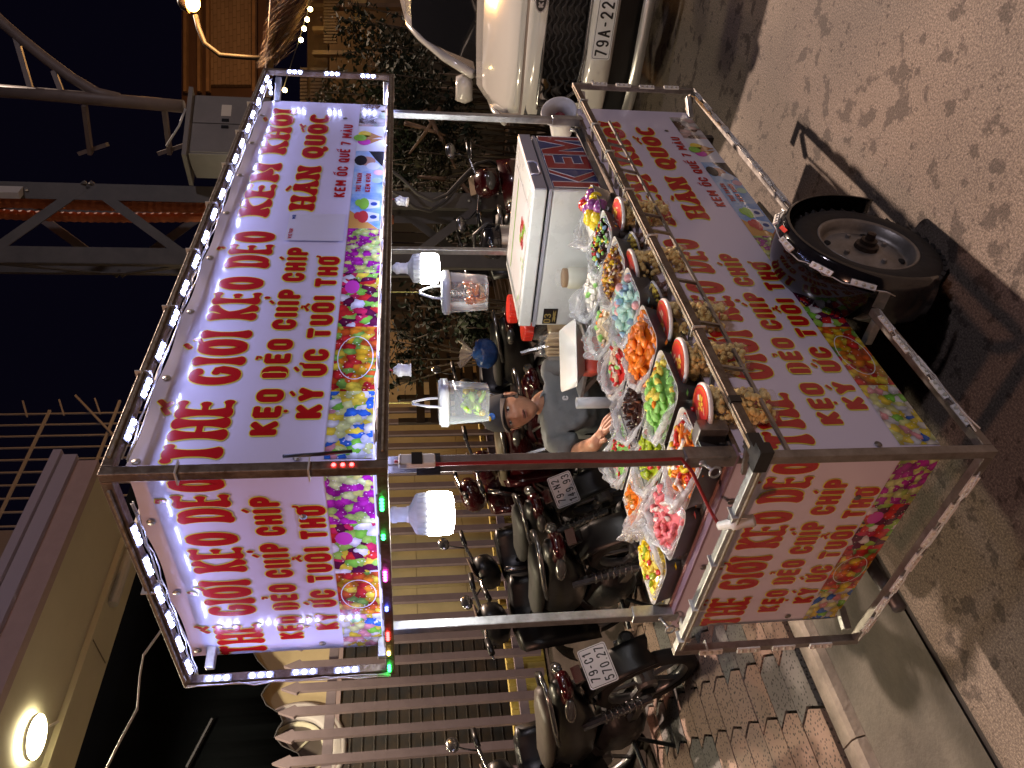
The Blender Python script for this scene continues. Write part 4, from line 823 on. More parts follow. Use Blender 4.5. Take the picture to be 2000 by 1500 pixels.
# weighing scale with white pan
t = thing('weighing_scale', 'orange red kitchen scale with a white square pan', 'scale', (1.165, .665, DZ), Matrix.Rotation(.80, 3, 'Z'))
MB().loft([rring(.17, .15, .0, .02), rring(.17, .15, .028, .02)]).obj('scale_base', mat('black plastic', (.015, .015, .016), .45), t)
MB().loft([rring(.165, .145, .0285, .02), rring(.155, .135, .075, .018), rring(.13, .11, .082, .016)]).obj('scale_body', mat('coral plastic', (.66, .10, .07), .4, var=.05), t, True)
pn = MB().loft([rring(.13, .12, .084, .012), rring(.155, .145, .088, .02), rring(.285, .245, .132, .022), rring(.292, .252, .133, .022), rring(.287, .247, .136, .022), rring(.155, .145, .093, .02), rring(.10, .10, .092, .012)]).obj('scale_pan', mat('white pan', (.80, .80, .78), .25, coat=.3), t, True)
# grey tube and bits left of the scale
t = thing('grey_tube', 'short grey tube standing at the edge of the sweets before the man', 'tube', (.865, .630, DZ)); MB().lathe([(0, 0), (.020, 0), (.020, .16), (.017, .16), (.017, .02)], 18).obj('tube_wall', mat('grey pvc', (.40, .41, .42), .45, var=.05), t, True)
# jars behind the chest
for i, (x, y, r_, hh, lb) in enumerate(((1.76, .86, .062, .235, 'tall clear jar with bright red ribbed lid behind the chest'), (1.60, .84, .062, .19, 'shorter clear jar with bright red ribbed lid at the chest corner'))):
    t = thing('snack_jar', lb, 'jar', (x, y, .852)); MB().lathe([(0, 0), (r_ * .9, 0), (r_, .012), (r_, hh), (r_ * .9, hh + .01)], 24).obj('jar_wall', cup_m, t, True)
    pr = []; 
    lidb = MB().lathe([(r_ * 1.02, hh + .004), (r_ * 1.05, hh + .008), (r_ * 1.05, hh + .040), (r_ * 1.0, hh + .046), (0, hh + .046)], 40)
    lidb.v = [((p[0] * (1 + .02 * (1 if k % 2 else -1)), p[1] * (1 + .02 * (1 if k % 2 else -1)), p[2])) for k, p in enumerate(lidb.v)]
    lidb.obj('jar_lid', mat('bright red lid', (.68, .035, .02), .3, coat=.2), t); MB().lathe([(0, .01), (r_ * .85, .01), (r_ * .85, hh * .6), (0, hh * .66)], 18).obj('jar_contents', Cr, t, True)
t = thing('stick_jar', 'clear jar packed with beige wooden sticks beside the chest', 'jar', (1.43, .82, .852)); MB().lathe([(0, 0), (.055, 0), (.06, .01), (.06, .14), (.045, .165), (.045, .185), (0, .185)], 24).obj('jar_wall', cup_m, t, True)
stm = mat('wooden sticks', (.50, .36, .20), .6, var=.15)
for k in range(40): a = random.random() * 6.3; r_ = math.sqrt(random.random()) * .046; MB().bar((r_ * math.cos(a), r_ * math.sin(a), .006), (r_ * math.cos(a) * 1.05 + random.uniform(-.004, .004), r_ * math.sin(a) * 1.05, .15 + random.random() * .01), .007, .0025, V((math.cos(a * 3), math.sin(a * 3), 0))).obj('stick', stm, t)
# hot water pot
t = thing('hot_water_pot', 'electric hot water pot with black top and brushed steel body behind the chest', 'water pot', (aY(985, 468, .93).x, .93, .852), Matrix.Diagonal((.9, .9, 1.0)))
MB().lathe([(0, 0), (.085, 0), (.088, .01), (.088, .03)], 28).obj('pot_base', mat('black plastic', (.012, .012, .013), .35), t, True); MB().lathe([(.087, .03), (.087, .24)], 28).obj('pot_body', mat('brushed steel', (.55, .55, .56), .3, .9, var=.1, vs=3), t, True)
tp = MB().loft([[V((.092 * math.cos(a) * q - (.045 if math.cos(a) < -.5 else 0) * q, .092 * math.sin(a) * q, z)) for a in [2 * PI * k / 24 for k in range(24)]] for q, z in ((.96, .24), (1.02, .25), (1.02, .30), (.9, .325), (.5, .335))]).obj('pot_top', mat('gloss black plastic', (.012, .012, .014), .15, coat=.4), t, True)
MB().tube([(.0, -.095, .27), (.0, -.11, .31), (.0, -.03, .375), (.0, .07, .37), (.0, .105, .30), (0, .095, .27)], .010, 7).obj('pot_handle', mat('black plastic', (.012, .012, .013), .35), t, True); MB().tube([(-.085, 0, .25), (-.13, 0, .24), (-.14, 0, .20)], .012, 8).obj('pot_spout', mat('black plastic', (.012, .012, .013), .35), t, True)
# loudhailer
ax = V((-.46, -.84, .26)).normalized(); sd_, u_ = frame_of(ax); Rm = Matrix((sd_, u_, ax)).transposed(); pc_ = aY(1092, 219, .09)
t = thing('loudhailer', 'white horn loudhailer with dark red centre at the right end of the deck', 'loudspeaker', pc_, Rm)
hm_ = mat('white horn plastic', (.72, .73, .74), .35, var=.05)
MB().lathe([(.046, -.135), (.048, -.06), (.054, -.03), (.066, -.008), (.076, .0), (.079, .001), (.078, .005), (.074, .006), (.060, -.010), (.048, -.035), (.040, -.07)], 32).obj('horn', hm_, t, True); MB().lathe([(0, -.165), (.030, -.165), (.040, -.155), (.044, -.134), (0, -.134)], 24).obj('driver', mat('grey plastic', (.2, .2, .21), .5), t, True)
MB().lathe([(.028, -.08), (.028, -.035), (.022, -.025), (.010, -.023), (.010, -.026), (0, -.026)], 20).obj('centre_cone', mat('maroon plastic', (.16, .012, .02), .35), t, True)
MB().tube([(0, -.046, -.12), (0, -.075, -.10), (0, -.082, -.07)], .008, 6).obj('bracket', galv, t, True)
MB().tube([pc_ + Rm @ V((0, -.082, -.07)), V((2.0, .115, .90)), V((2.0, .115, .868))], .007, 6).obj('bracket_post', galv, cart, True)
# ---------------------------------------------------------------- what hangs from the canopy
MB().bar((BX0 + .02, .30, 1.652), (BX1 - .02, .30, 1.652), .018).obj('lamp_rail', galv, cart); MB().bar((.18, BY0 + .03, 1.664), (.18, BY1 - .02, 1.664), .018).obj('lamp_rail', galv, cart)
MB().box((1.1, BY0 + .036, 1.664), (1.95, .012, .022)).obj('rim_rail', white_pl, cart)
bulb_on = emat('lit bulb', (1.0, .97, .92), 30.0)
def socket(name, label, loc, R=None, lit=False, scale=1.0):
    t = thing(name, label, 'light bulb' if lit else 'lamp holder', loc, R); s = scale
    MB().lathe([(0, .0), (.008 * s, .0), (.014 * s, -.010 * s), (.019 * s, -.014 * s), (.019 * s, -.024 * s), (.017 * s, -.026 * s), (.017 * s, -.046 * s), (.019 * s, -.048 * s), (.019 * s, -.052 * s), (0, -.052 * s)], 20).obj('lamp_holder', white_pl, t, True)
    MB().tube([(0, 0, 0), (.002, 0, .012)], .003, 6).obj('flex', black_tape if lit else red_c, t)
    if lit:
        bd = MB().lathe([(.018 * s, -.052 * s), (.026 * s, -.058 * s), (.042 * s, -.066 * s), (.046 * s, -.070 * s), (.048 * s, -.094 * s)], 40)
        bd.v = [((p[0] * (1 + (.018 if k % 2 else -.018)), p[1] * (1 + (.018 if k % 2 else -.018)), p[2])) for k, p in enumerate(bd.v)]
        bd.obj('heat_sink', mat('white cooling body', (.46, .48, .50), .4), t)
        MB().lathe([(.048 * s, -.094 * s), (.050 * s, -.096 * s), (.050 * s, -.140 * s), (.046 * s, -.150 * s), (.030 * s, -.154 * s), (0, -.155 * s)], 28).obj('diffuser', bulb_on, t, True)
    return t
socket('light_bulb', 'lit white bulb hanging over the left end of the deck', (.18, .365, 1.648), lit=True, scale=1.08)
socket('light_bulb', 'lit white bulb hanging beside the tub of orange sweets', (1.20, .30, 1.640), lit=True, scale=1.05)
socket('lamp_holder', 'empty white lamp holder beside the tub of green sweets', (.655, .30, 1.632))
socket('lamp_holder', 'empty white lamp holder tilted at the right end of the canopy', (1.70, .30, 1.632), Matrix.Rotation(.35, 3, 'Y'))
def tub(name, label, x, y, z0, h_, w_, inside, topz, Rz=0):
    t = thing(name, label, 'tub', (x, y, z0), Matrix.Rotation(Rz, 3, 'Z'))
    MB().loft([rring(w_ * .86, w_ * .86, 0, w_ * .16), rring(w_ * .88, w_ * .88, .004, w_ * .17), rring(w_, w_, h_ - .02, w_ * .18)], caps=False).add(rring(w_ * .86, w_ * .86, 0.0005, w_ * .16), [tuple(range(24))]).obj('tub_wall', tub_m, t, True)
    MB().loft([rring(w_ * 1.04, w_ * 1.04, h_ - .026, w_ * .19), rring(w_ * 1.10, w_ * 1.10, h_ - .024, w_ * .2), rring(w_ * 1.10, w_ * 1.10, h_ - .006, w_ * .2), rring(w_ * 1.02, w_ * 1.02, h_ - .004, w_ * .19), rring(w_ * 1.0, w_ * 1.0, h_, w_ * .19)]).obj('tub_lid', mat('milky lid', (.66, .68, .66), .35), t, True)
    MB().tube([(-w_ * .5, 0, h_ - .01), (-w_ * .42, 0, h_ + .03), (-w_ * .12, 0, h_ + .070), (w_ * .12, 0, h_ + .070), (w_ * .42, 0, h_ + .03), (w_ * .5, 0, h_ - .01)], .0035, 6, flat=1.6).obj('handle', white_pl, t, True)
    MB().tube([(0, 0, h_ + .070), (0, 0, topz - z0)], .0014, 5).obj('string', mat('yellow string', (.60, .52, .10), .6), t)
    for k in range(22):
        kd, s, m = random.choice(inside); a = random.random() * 6.3; r_ = w_ * .34 * math.sqrt(random.random())
        link('sweet', sweet(kd, s, m), t, (r_ * math.cos(a), r_ * math.sin(a), .012 + random.random() * h_ * .36), Matrix.Rotation(random.random() * 6, 3, 'X') @ Matrix.Rotation(random.random() * 6, 3, 'Z'))
Kw = jm('kiwi green', (.34, .58, .06)); Kd = jm('kiwi gold', (.50, .38, .03))
tub('hanging_tub', 'clear hanging tub of green jelly slices above the man', .515, .30, 1.372, .135, .108, [('pebble', .018, Kw), ('ring', .014, Kw), ('ball', .010, Kd)], 1.645, .5)
tub('hanging_tub', 'clear hanging tub of orange and red jelly rings beside the bulb', 1.055, .30, 1.326, .150, .112, [('ring', .013, Or), ('ball', .009, Rd), ('ring', .014, jm('peach', (.80, .52, .30)))], 1.645, .2)
# ================================================================ THE MAN BEHIND THE CART
skin_m = mat('skin', (.42, .21, .13), .45, var=.12, vs=30, sss=.08); skin_d = mat('lips', (.26, .10, .08), .45)
shirt_m = mat('grey shirt cloth', (.135, .155, .165), .75, var=.12, vs=14, bump=.25, bs=22); black_cl = mat('black cloth', (.012, .012, .014), .8, bump=.2, bs=40)
cap_m = mat('charcoal cap cloth', (.030, .032, .040), .85, var=.15, vs=40); brim_m = mat('brown grey brim', (.065, .052, .050), .8); hair_m = mat('black hair', (.008, .007, .007), .6, bump=.5, bs=150)
def skin_mesh(name, verts, edges, radii, m, parent, sub=2, root=0):
    me = bpy.data.meshes.new(name); me.from_pydata([tuple(v) for v in verts], edges, []); me.materials.append(m)
    o = bpy.data.objects.new(name, me); col.objects.link(o); o.parent = parent
    bm = bmesh.new(); bm.from_mesh(me); sl_ = bm.verts.layers.skin.verify(); bm.verts.ensure_lookup_table()
    for i, v in enumerate(bm.verts):
        r_ = radii[i]; v[sl_].radius = (r_, r_) if not isinstance(r_, tuple) else r_; v[sl_].use_root = (i == root)
    bm.to_mesh(me); bm.free()
    k = o.modifiers.new('skin', 'SKIN'); k.branch_smoothing = .6; k.use_smooth_shade = True; s = o.modifiers.new('sub', 'SUBSURF'); s.levels = sub; s.render_levels = sub
    return o
H0 = aD(1003, 803, 3.34); NB = aD(1072, 776, 3.44); SL = aD(1072, 722, 3.46); SR = aD(1084, 858, 3.36)
man = thing('person', 'seated person in dark cap and grey short sleeved shirt behind the sweets', 'person', (1.66, 1.42, gz(1.42)))
off = V((1.66, 1.42, gz(1.42)))
pel = V((1.62, 1.40, .62)); chest = (SL + SR) / 2 + V((.03, .03, -.10)); belly = (pel + chest) / 2 + V((0, 0, .02)); neck1 = H0 + V((.03, .03, -.085))
ER = aD(1128, 884, 3.34); WR = aY(1163, 866, .90); HR = aY(1178, 840, .83)
EL = aD(1150, 706, 3.36); WL = aY(1165, 690, .88); HL = aY(1175, 690, .82)
kR = V((1.20, 1.16, .55)); kL = V((1.46, 1.0, .55)); aR = V((1.24, 1.22, .12)); aL = V((1.52, 1.05, .12)); hipR = pel + V((-.09, .06, 0)); hipL = pel + V((.07, -.09, 0))
def hand(w_, h_, side):
    d = (h_ - w_).normalized(); s_, u_ = frame_of(d); palm = w_ + d * .06; pts = [palm]; ed = []; rad = [(.030, .015)]
    for k in range(4):
        o_ = s_ * ((k - 1.5) * .018); L_ = (.062, .074, .070, .056)[k]; a = palm + d * .035 + o_; b = a + d * L_ * .5 - V((0, 0, .008)); c = b + d * L_ * .4 - V((0, 0, .022)); pts += [a, b, c]; rad += [.0095, .0085, .0075]
        n0 = len(pts) - 3; ed += [(0, n0), (n0, n0 + 1), (n0 + 1, n0 + 2)]
    a = palm + s_ * side * .034 - d * .015; b = a + s_ * side * .018 + d * .03; pts += [a, b]; rad += [.011, .009]; ed += [(0, len(pts) - 2), (len(pts) - 2, len(pts) - 1)]
    return pts, ed, rad
vs = [pel, belly, chest, NB, neck1, SL, EL, WL, SR, ER, WR, hipL, kL, aL, aL + V((-.09, -.10, -.05)), hipR, kR, aR, aR + V((-.09, -.10, -.05))]
es = [(0, 1), (1, 2), (2, 3), (3, 4), (2, 5), (5, 6), (6, 7), (2, 8), (8, 9), (9, 10), (0, 11), (11, 12), (12, 13), (13, 14), (0, 15), (15, 16), (16, 17), (17, 18)]
rd = [.125, .115, .105, .062, .055, .048, .040, .030, .048, .044, .030, .085, .062, .042, .035, .085, .062, .042, .035]
for (w_, h_, wi, sd2) in ((WL, HL, 7, -1), (WR, HR, 10, 1)):
    pts, ed, rad = hand(w_, h_, sd2); n0 = len(vs); vs += pts; rd += rad; es += [(a + n0, b + n0) for a, b in ed] + [(wi, n0)]
body = skin_mesh('body', [v - off for v in vs], es, rd, skin_m, man)
# shirt: torso and short sleeves, a little larger than the body; trousers
cl = lambda a, b, t: a + (b - a) * t
UC = (SL + SR) / 2 * .75 + NB * .25 - V((0, 0, .015)); sv = [pel + V((0, 0, .04)), belly, chest - V((0, 0, .02)), UC, SL, cl(SL, EL, .45), cl(SL, EL, .86), SR, cl(SR, ER, .45), cl(SR, ER, .86), cl(UC, NB, .75)]
shirt = skin_mesh('shirt', [v - off for v in sv], [(0, 1), (1, 2), (2, 3), (3, 4), (4, 5), (5, 6), (3, 7), (7, 8), (8, 9), (3, 10)], [(.155, .15), (.150, .145), (.150, .145), .115, .082, .074, .070, .084, .078, .074, .078], shirt_m, man, sub=3)
kt = shirt.modifiers.new('folds', 'DISPLACE'); tx = bpy.data.textures.new('cloth folds', 'CLOUDS'); tx.noise_scale = .055; kt.texture = tx; kt.strength = .034; kt.mid_level = .5
skin_mesh('trousers', [v - off for v in [pel - V((0, 0, .01)), hipL, kL, aL + V((0, 0, .05)), hipR, kR, aR + V((0, 0, .05))]], [(0, 1), (1, 2), (2, 3), (0, 4), (4, 5), (5, 6)], [.145, .10, .078, .06, .10, .078, .06], black_cl, man)
# collar ring
# head: a shaped mesh, front is -Y of its own frame
FD = (CAM - H0); FD.z = 0; FD.normalize(); FD = (Matrix.Rotation(-.22, 3, 'Z') @ FD)
fy_ = -FD; fz_ = V((0, 0, 1)); fx_ = fy_.cross(fz_).normalized(); Rh = Matrix((fx_, fy_, fz_)).transposed() @ Matrix.Rotation(-.20, 3, 'Y') @ Matrix.Rotation(-.20, 3, 'X')
def gauss(x, z, cx, cz, sx, sz): return math.exp(-((x - cx) / sx) ** 2 - ((z - cz) / sz) ** 2)
NU, NV = 56, 44; hv = []; hf = []
for j in range(NV + 1):
    t = PI * j / NV
    for k in range(NU):
        a = 2 * PI * k / NU; n_ = V((math.sin(t) * math.cos(a), math.sin(t) * math.sin(a), math.cos(t)))
        x, y, z = n_.x * .073, n_.y * .092, n_.z * .112
        if z < 0: q = min(1, -z / .112); x *= 1 - .30 * q ** 1.6; y = y * (1 - .18 * q) - .012 * q
        if y < 0:
            y = -abs(y) ** .92 * (.092 ** .08)
            f = min(1, -y / .05)
            y += f * (.011 * (gauss(x, z, .030, .016, .017, .011) + gauss(x, z, -.030, .016, .017, .011)))
            y -= f * (.005 * gauss(x, z, 0, .034, .050, .009))
            y -= f * (.021 * gauss(x, z, 0, -.020, .0115, .014) + .011 * gauss(x, z, 0, .004, .0085, .022) + .008 * (gauss(x, z, .013, -.024, .008, .008) + gauss(x, z, -.013, -.024, .008, .008)))
            y -= f * (.007 * gauss(x, z, 0, -.048, .022, .006) + .008 * gauss(x, z, 0, -.062, .019, .006)); y += f * .007 * gauss(x, z, 0, -.0545, .022, .0026)
            y -= f * (.009 * gauss(x, z, 0, -.090, .022, .016)); y -= f * .006 * (gauss(x, z, .044, -.014, .018, .020) + gauss(x, z, -.044, -.014, .018, .020))
        hv.append((x, y, z))
for j in range(NV):
    for k in range(NU): q = (k + 1) % NU; hf.append((j * NU + k, (j + 1) * NU + k, (j + 1) * NU + q, j * NU + q))
hb = MB(); hb.M = Matrix.Translation(H0 - off) @ Rh.to_4x4(); hb.add([V(p) for p in hv], hf); head = hb.obj('head', skin_m, man, True)
def hp(): b = MB(); b.M = Matrix.Translation(H0 - off) @ Rh.to_4x4(); return b
eye_w = mat('eye white', (.55, .52, .48), .2); eye_d = mat('iris', (.012, .008, .006), .1)
for s in (-1, 1):
    hp().ball((s * .030, -.0735, .0145), (.0145, .010, .0075), 12, 8).obj('eye', eye_w, head, True); hp().ball((s * .030 + .001, -.0815, .0145), (.0062, .0035, .0062), 10, 6).obj('iris', eye_d, head, True)
    hp().tube([(s * (.016 + .030 * k / 5), -.0845 + .0035 * (k / 5) ** 2 * 2, .0215 - .004 * (k / 5 - .5) ** 2 * 4) for k in range(6)], .0022, 5).obj('eyelid', skin_d, head, True)
    hp().tube([(s * (.014 + .036 * k / 5), -.0895 + .010 * (k / 5) ** 2, .0335 + .004 * math.sin(PI * k / 5)) for k in range(6)], [.002, .0032, .0034, .003, .0026, .0012], 6, flat=.6).obj('eyebrow', hair_m, head, True)
    e = hp(); e.ball((s * .076, .010, .002), (.009, .019, .032), 10, 8, Matrix.Rotation(s * -.25, 3, 'Z')); e.obj('ear', skin_m, head, True)
    e = hp(); e.tube([(s * .083, .024, .010), (s * .085, .018, .026), (s * .083, .002, .028), (s * .080, -.006, .012), (s * .079, -.003, -.012)], .0035, 6); e.obj('ear_rim', skin_m, head, True)
hp().tube([(-.022 + .044 * k / 8, -.0900 + .010 * (k / 4 - 1) ** 2, -.0545 + .0015 * math.cos(k)) for k in range(9)], [.001, .0018, .0022, .0026, .0026, .0026, .0022, .0018, .001], 6).obj('mouth', mat('mouth dark', (.05, .012, .012), .5), head, True)
hp().tube([(-.020 + .040 * k / 8, -.0905 + .010 * (k / 4 - 1) ** 2, -.0480) for k in range(9)], [.001, .003, .004, .0042, .0038, .0042, .004, .003, .001], 6, flat=.7).obj('lip', skin_d, head, True); hp().tube([(-.018 + .036 * k / 8, -.0905 + .010 * (k / 4 - 1) ** 2, -.0615) for k in range(9)], [.001, .003, .0042, .0046, .0048, .0046, .0042, .003, .001], 6, flat=.8).obj('lip', skin_d, head, True)
hr = hp(); hr.loft([[V((.0765 * math.cos(a), .010 + .088 * math.sin(a), z)) for a in [math.radians(-32 + 244 * k / 20) for k in range(21)]] for z in (.05, .02, -.012, -.035)], closed=False, caps=False); hr.obj('hair', hair_m, head, True)
cp = hp(); cp.loft([[V((q * .083 * math.cos(a), q * .102 * math.sin(a) + .004, z)) for a in [2 * PI * k / 28 for k in range(28)]] for q, z in ((1.0, .030), (1.02, .045), (1.01, .075), (.93, .105), (.74, .130), (.42, .146), (.10, .150))]); cap = cp.obj('cap', cap_m, man, True)
bb = hp(); rows = []
for i in range(7):
    q = i / 6; rows.append([V(((.080 - .004 * q) * math.sin(a), -.078 - (.024 + .044 * q) * max(.0, math.cos(a)) ** .8 + .03 * (1 - math.cos(a)), .050 - .010 * q - .022 * math.sin(a) ** 2 * (.4 + .6 * q))) for a in [math.radians(-88 + 176 * k / 16) for k in range(17)]])
bb.loft(rows, closed=False, caps=False); br = bb.obj('cap_brim', brim_m, cap, True); k = br.modifiers.new('solid', 'SOLIDIFY'); k.thickness = .004
hp().ball((.016, -.0955, .088), (.016, .004, .017), 14, 6, Matrix.Rotation(-.30, 3, 'X')).obj('cap_badge', mat('blue badge', (.03, .16, .60), .4), cap, True); hp().ball((.008, -.0965, .100), (.012, .004, .008), 12, 6, Matrix.Rotation(-.30, 3, 'X')).obj('cap_badge', mat('yellow badge', (.75, .55, .05), .4), cap, True)
# letters on the shirt, laid on the cloth by casting from the front
bpy.context.view_layer.update(); dg = bpy.context.evaluated_depsgraph_get(); se = shirt.evaluated_get(dg)
def on_shirt(x, y):
    d = ray(x, y).normalized(); ok, p, n_, i = se.ray_cast(CAM - off, d); return (p, n_) if ok else (None, None)
for ch, (x, y) in (('C', (1104, 778)), ('T', (1104, 762))):
    p, n_ = on_shirt(x, y)
    if p is not None:
        ux = (rgt - n_ * rgt.dot(n_)).normalized(); uy = n_.cross(ux).normalized(); uy = uy if uy.z > 0 else -uy
        Mx = Matrix((ux, uy, n_)).transposed().to_4x4(); Mx.translation = p + n_ * .004
        lettering(ch, -.011, .011, -.014, .014, Mx, 'B', .24, 0).obj('lettering', mat('grey print', (.50, .52, .53), .6), shirt)
# stool
st = thing('stool', 'low dark plastic stool under the seated person', 'stool', (1.64, 1.42, gz(1.42)))
MB().loft([rring(.30, .30, .44, .05), rring(.30, .30, .47, .05)]).obj('seat', mat('dark blue plastic', (.02, .04, .10), .4), st)
for sx in (-1, 1):
    for sy in (-1, 1): MB().bar((sx * .12, sy * .12, .44), (sx * .15, sy * .15, 0), .035).obj('leg', mat('dark blue plastic', (.02, .04, .10), .4), st)
# ================================================================ MOTORBIKES ON THE PAVEMENT
chrome = mat('chrome', (.30, .30, .31), .2, .9); blk = mat('black bike plastic', (.006, .006, .007), .36, var=.2, vs=12); eng_m = mat('engine alloy', (.035, .035, .037), .45, .5, var=.4, vs=18, bump=.2); btyre = mat('bike tyre', (.014, .013, .013), .8, var=.3, vs=20)
red_l = mat('tail lamp red', (.045, .003, .005), .15, coat=.8); amb_l = mat('clear lamp', (.07, .068, .065), .12, coat=.8); plate_m = mat('white plate', (.74, .74, .76), .35, var=.04); plate_b = mat('plate black', (.012, .012, .014), .4)
def plate(parent, M, l1, l2, w_=.19, h_=.14, flipx=False):
    """number plate on the plane M, two lines"""
    pb = MB().prism([(x, y) for x, y in rr(-w_ / 2, -h_ / 2, w_ / 2, h_ / 2, .012, None, 3)], .002, M).obj('number_plate', plate_m, parent)
    rg = MB(); ribbon(rg, rr(-w_ / 2 + .006, -h_ / 2 + .006, w_ / 2 - .006, h_ / 2 - .006, .010, None, 3), lambda *a: .0025, M, .0026, True); rg.obj('plate_border', plate_b, pb)
    if l2:
        lettering(l1, -w_ * .36, w_ * .36, h_ * .06, h_ * .39, M, 'B', .14, .0028, gap=.22).obj('lettering', plate_b, pb); lettering(l2, -w_ * .42, w_ * .42, -h_ * .40, -h_ * .06, M, 'B', .14, .0028, gap=.22).obj('lettering', plate_b, pb)
    elif l1: lettering(l1, -w_ * .46, w_ * .46, -h_ * .32, h_ * .32, M, 'B', .14, .0028, gap=.22).obj('lettering', plate_b, pb)
    return pb
def sect(x, z0, z1, w_, n=10, y0=0, e=.75):
    """rounded cross-section in the y-z plane at x"""
    c = (z0 + z1) / 2; h_ = (z1 - z0) / 2; out = []
    for k in range(n):
        a = 2 * PI * k / n; ca, sa = math.cos(a), math.sin(a); out.append(V((x, y0 + math.copysign(abs(ca) ** e, ca) * w_ / 2, c + math.copysign(abs(sa) ** e, sa) * h_)))
    return out
def bike(label, loc, fwd, body, seat, l1=None, l2=None, lean=-.12, steer=.45, group='motorbikes parked on the pavement', mirror=chrome, cowl=None, drop=0.0, mirrors=True):
    fwd = V(fwd).normalized(); ang = math.atan2(fwd.y, fwd.x); R = Matrix.Rotation(ang, 3, 'Z') @ Matrix.Rotation(lean, 3, 'X'); cowl = cowl or body
    t = thing('motorbike', label, 'motorbike', loc, R, group)
    RW, FWx, r = V((-.60, 0, .285)), V((.62, 0, .285)), .285
    for nm, c in (('rear', RW), ('front', FWx)):
        Mw = Matrix.Translation(c) @ Matrix.Rotation(PI / 2, 4, 'X')
        if nm == 'front': Mw = Matrix.Translation(c) @ Matrix.Rotation(steer * .6, 4, 'Z') @ Matrix.Rotation(PI / 2, 4, 'X')
        w_ = MB().lathe([(.222, -.030), (.250, -.040), (.274, -.028), (.285, 0), (.274, .028), (.250, .040), (.222, .030)], 36, Mw).obj('tyre', btyre, t, True)
        MB().lathe([(.224, -.026), (.214, -.022), (.210, 0), (.214, .022), (.224, .026)], 36, Mw).obj('rim', mat('grey rim', (.20, .20, .21), .35, .7), w_, True)
        sp_ = MB()
        for k in range(5):
            a = 2 * PI * k / 5; sp_.bar(Mw @ V((.03 * math.cos(a), .03 * math.sin(a), 0)), Mw @ V((.212 * math.cos(a + .15), .212 * math.sin(a + .15), 0)), .022, .014)
        sp_.lathe([(0, .045), (.05, .045), (.06, .03), (.06, -.03), (.05, -.045), (0, -.045)], 16, Mw).obj('hub', mat('grey rim', (.2, .2, .21)), w_)
    # frame, engine, exhaust
    MB().tube([(.50, 0, .78), (.30, 0, .52), (.0, 0, .40), (-.35, 0, .42), (-.62, 0, .66)], .022, 8).obj('frame', blk, t, True)
    MB().loft([sect(.20, .25, .42, .16), sect(.10, .18, .46, .24), sect(-.12, .18, .46, .26), sect(-.24, .24, .42, .18)]).obj('engine', eng_m, t, True); MB().loft([sect(.36, .30, .42, .12), sect(.20, .27, .44, .15)]).obj('cylinder', eng_m, t)
    ex = MB().tube([(.26, -.06, .26), (.20, -.10, .17), (-.05, -.13, .17), (-.30, -.14, .21)], .016, 8).obj('exhaust_pipe', chrome, t, True)
    MB().tube([(-.28, -.15, .21), (-.34, -.155, .23), (-.50, -.16, .28), (-.72, -.165, .35), (-.78, -.165, .365)], [.030, .048, .052, .050, .040], 14).obj('muffler', eng_m, t, True); MB().bar((-.40, -.215, .29), (-.64, -.215, .35), .012, .07).obj('muffler_guard', chrome, t); MB().tube([(-.775, -.165, .364), (-.80, -.165, .37)], .022, 10).obj('muffler_tip', blk, t)
    MB().tube([(-.62, .10, .30), (-.50, .105, .66)], .024, 8).obj('shock_absorber', chrome, t); MB().tube([(-.62, -.10, .30), (-.50, -.105, .66)], .024, 8).obj('shock_absorber', chrome, t)
    for k in range(2):
        s = (-1, 1)[k]; c_ = MB()
        for q in range(7): a = V((-.60 + .010 * q, s * .10, .36 + .030 * q)); c_.tube([a + V((.030 * math.cos(b), .030 * math.sin(b), .002 * b)) for b in [PI * .4 * j for j in range(6)]], .005, 5)
        c_.obj('spring', chrome, t, True)
    MB().bar((-.60, -.06, .285), (.0, -.07, .33), .03, .05).bar((-.60, .06, .285), (.0, .07, .33), .03, .05).obj('swing_arm', blk, t)
    MB().tube([(.02, -.28, .26), (.02, .28, .26)], .014, 8).obj('foot_rest', blk, t); MB().tube([(-.02, .12, .24), (-.10, .26, .02)], .012, 6).obj('side_stand', blk, t); MB().box((-.10, .27, .012), (.05, .03, .012)).obj('stand_foot', blk, t)
    # body
    MB().loft([sect(.22, .50, .62, .20), sect(.05, .46, .74, .22), sect(-.25, .50, .79, .25), sect(-.55, .60, .815, .22), sect(-.80, .72, .84, .13), sect(-.88, .77, .83, .06)]).obj('tail_body', body, t, True)
    st_ = MB().loft([sect(.24, .70, .745, .10), sect(.16, .70, .775, .18), sect(-.08, .735, .80, .235), sect(-.36, .77, .845, .255), sect(-.62, .805, .88, .22), sect(-.72, .82, .875, .12)]).obj('seat', seat, t, True)
    MB().tube([(-.48, .15, .80), (-.70, .14, .85), (-.86, .08, .875), (-.90, 0, .88), (-.86, -.08, .875), (-.70, -.14, .85), (-.48, -.15, .80)], .012, 7).obj('grab_rail', chrome, t, True)
    tl = MB().loft([sect(-.82, .735, .815, .17), sect(-.885, .745, .81, .12), sect(-.90, .76, .80, .06)]).obj('tail_lamp', red_l, t, True)
    for s in (-1, 1): MB().ball((-.80, s * .105, .775), (.07, .03, .028), 10, 6, Matrix.Rotation(s * .5, 3, 'Z')).obj('indicator', amb_l, t, True)
    MB().loft([[V((x, y, z + .02 * (abs(y) < .05))) for y in (-.075, -.05, 0, .05, .075)] for x, z in ((-.60, .60), (-.78, .66), (-.90, .60), (-.98, .46), (-1.02, .36))], closed=False, caps=False).obj('rear_mudguard', blk, t, True).modifiers.new('s', 'SOLIDIFY').thickness = .008
    MB().box((-.945, 0, .725), (.02, .075, .045), Matrix.Rotation(.5, 3, 'Y')).obj('reflector', red_l, t)
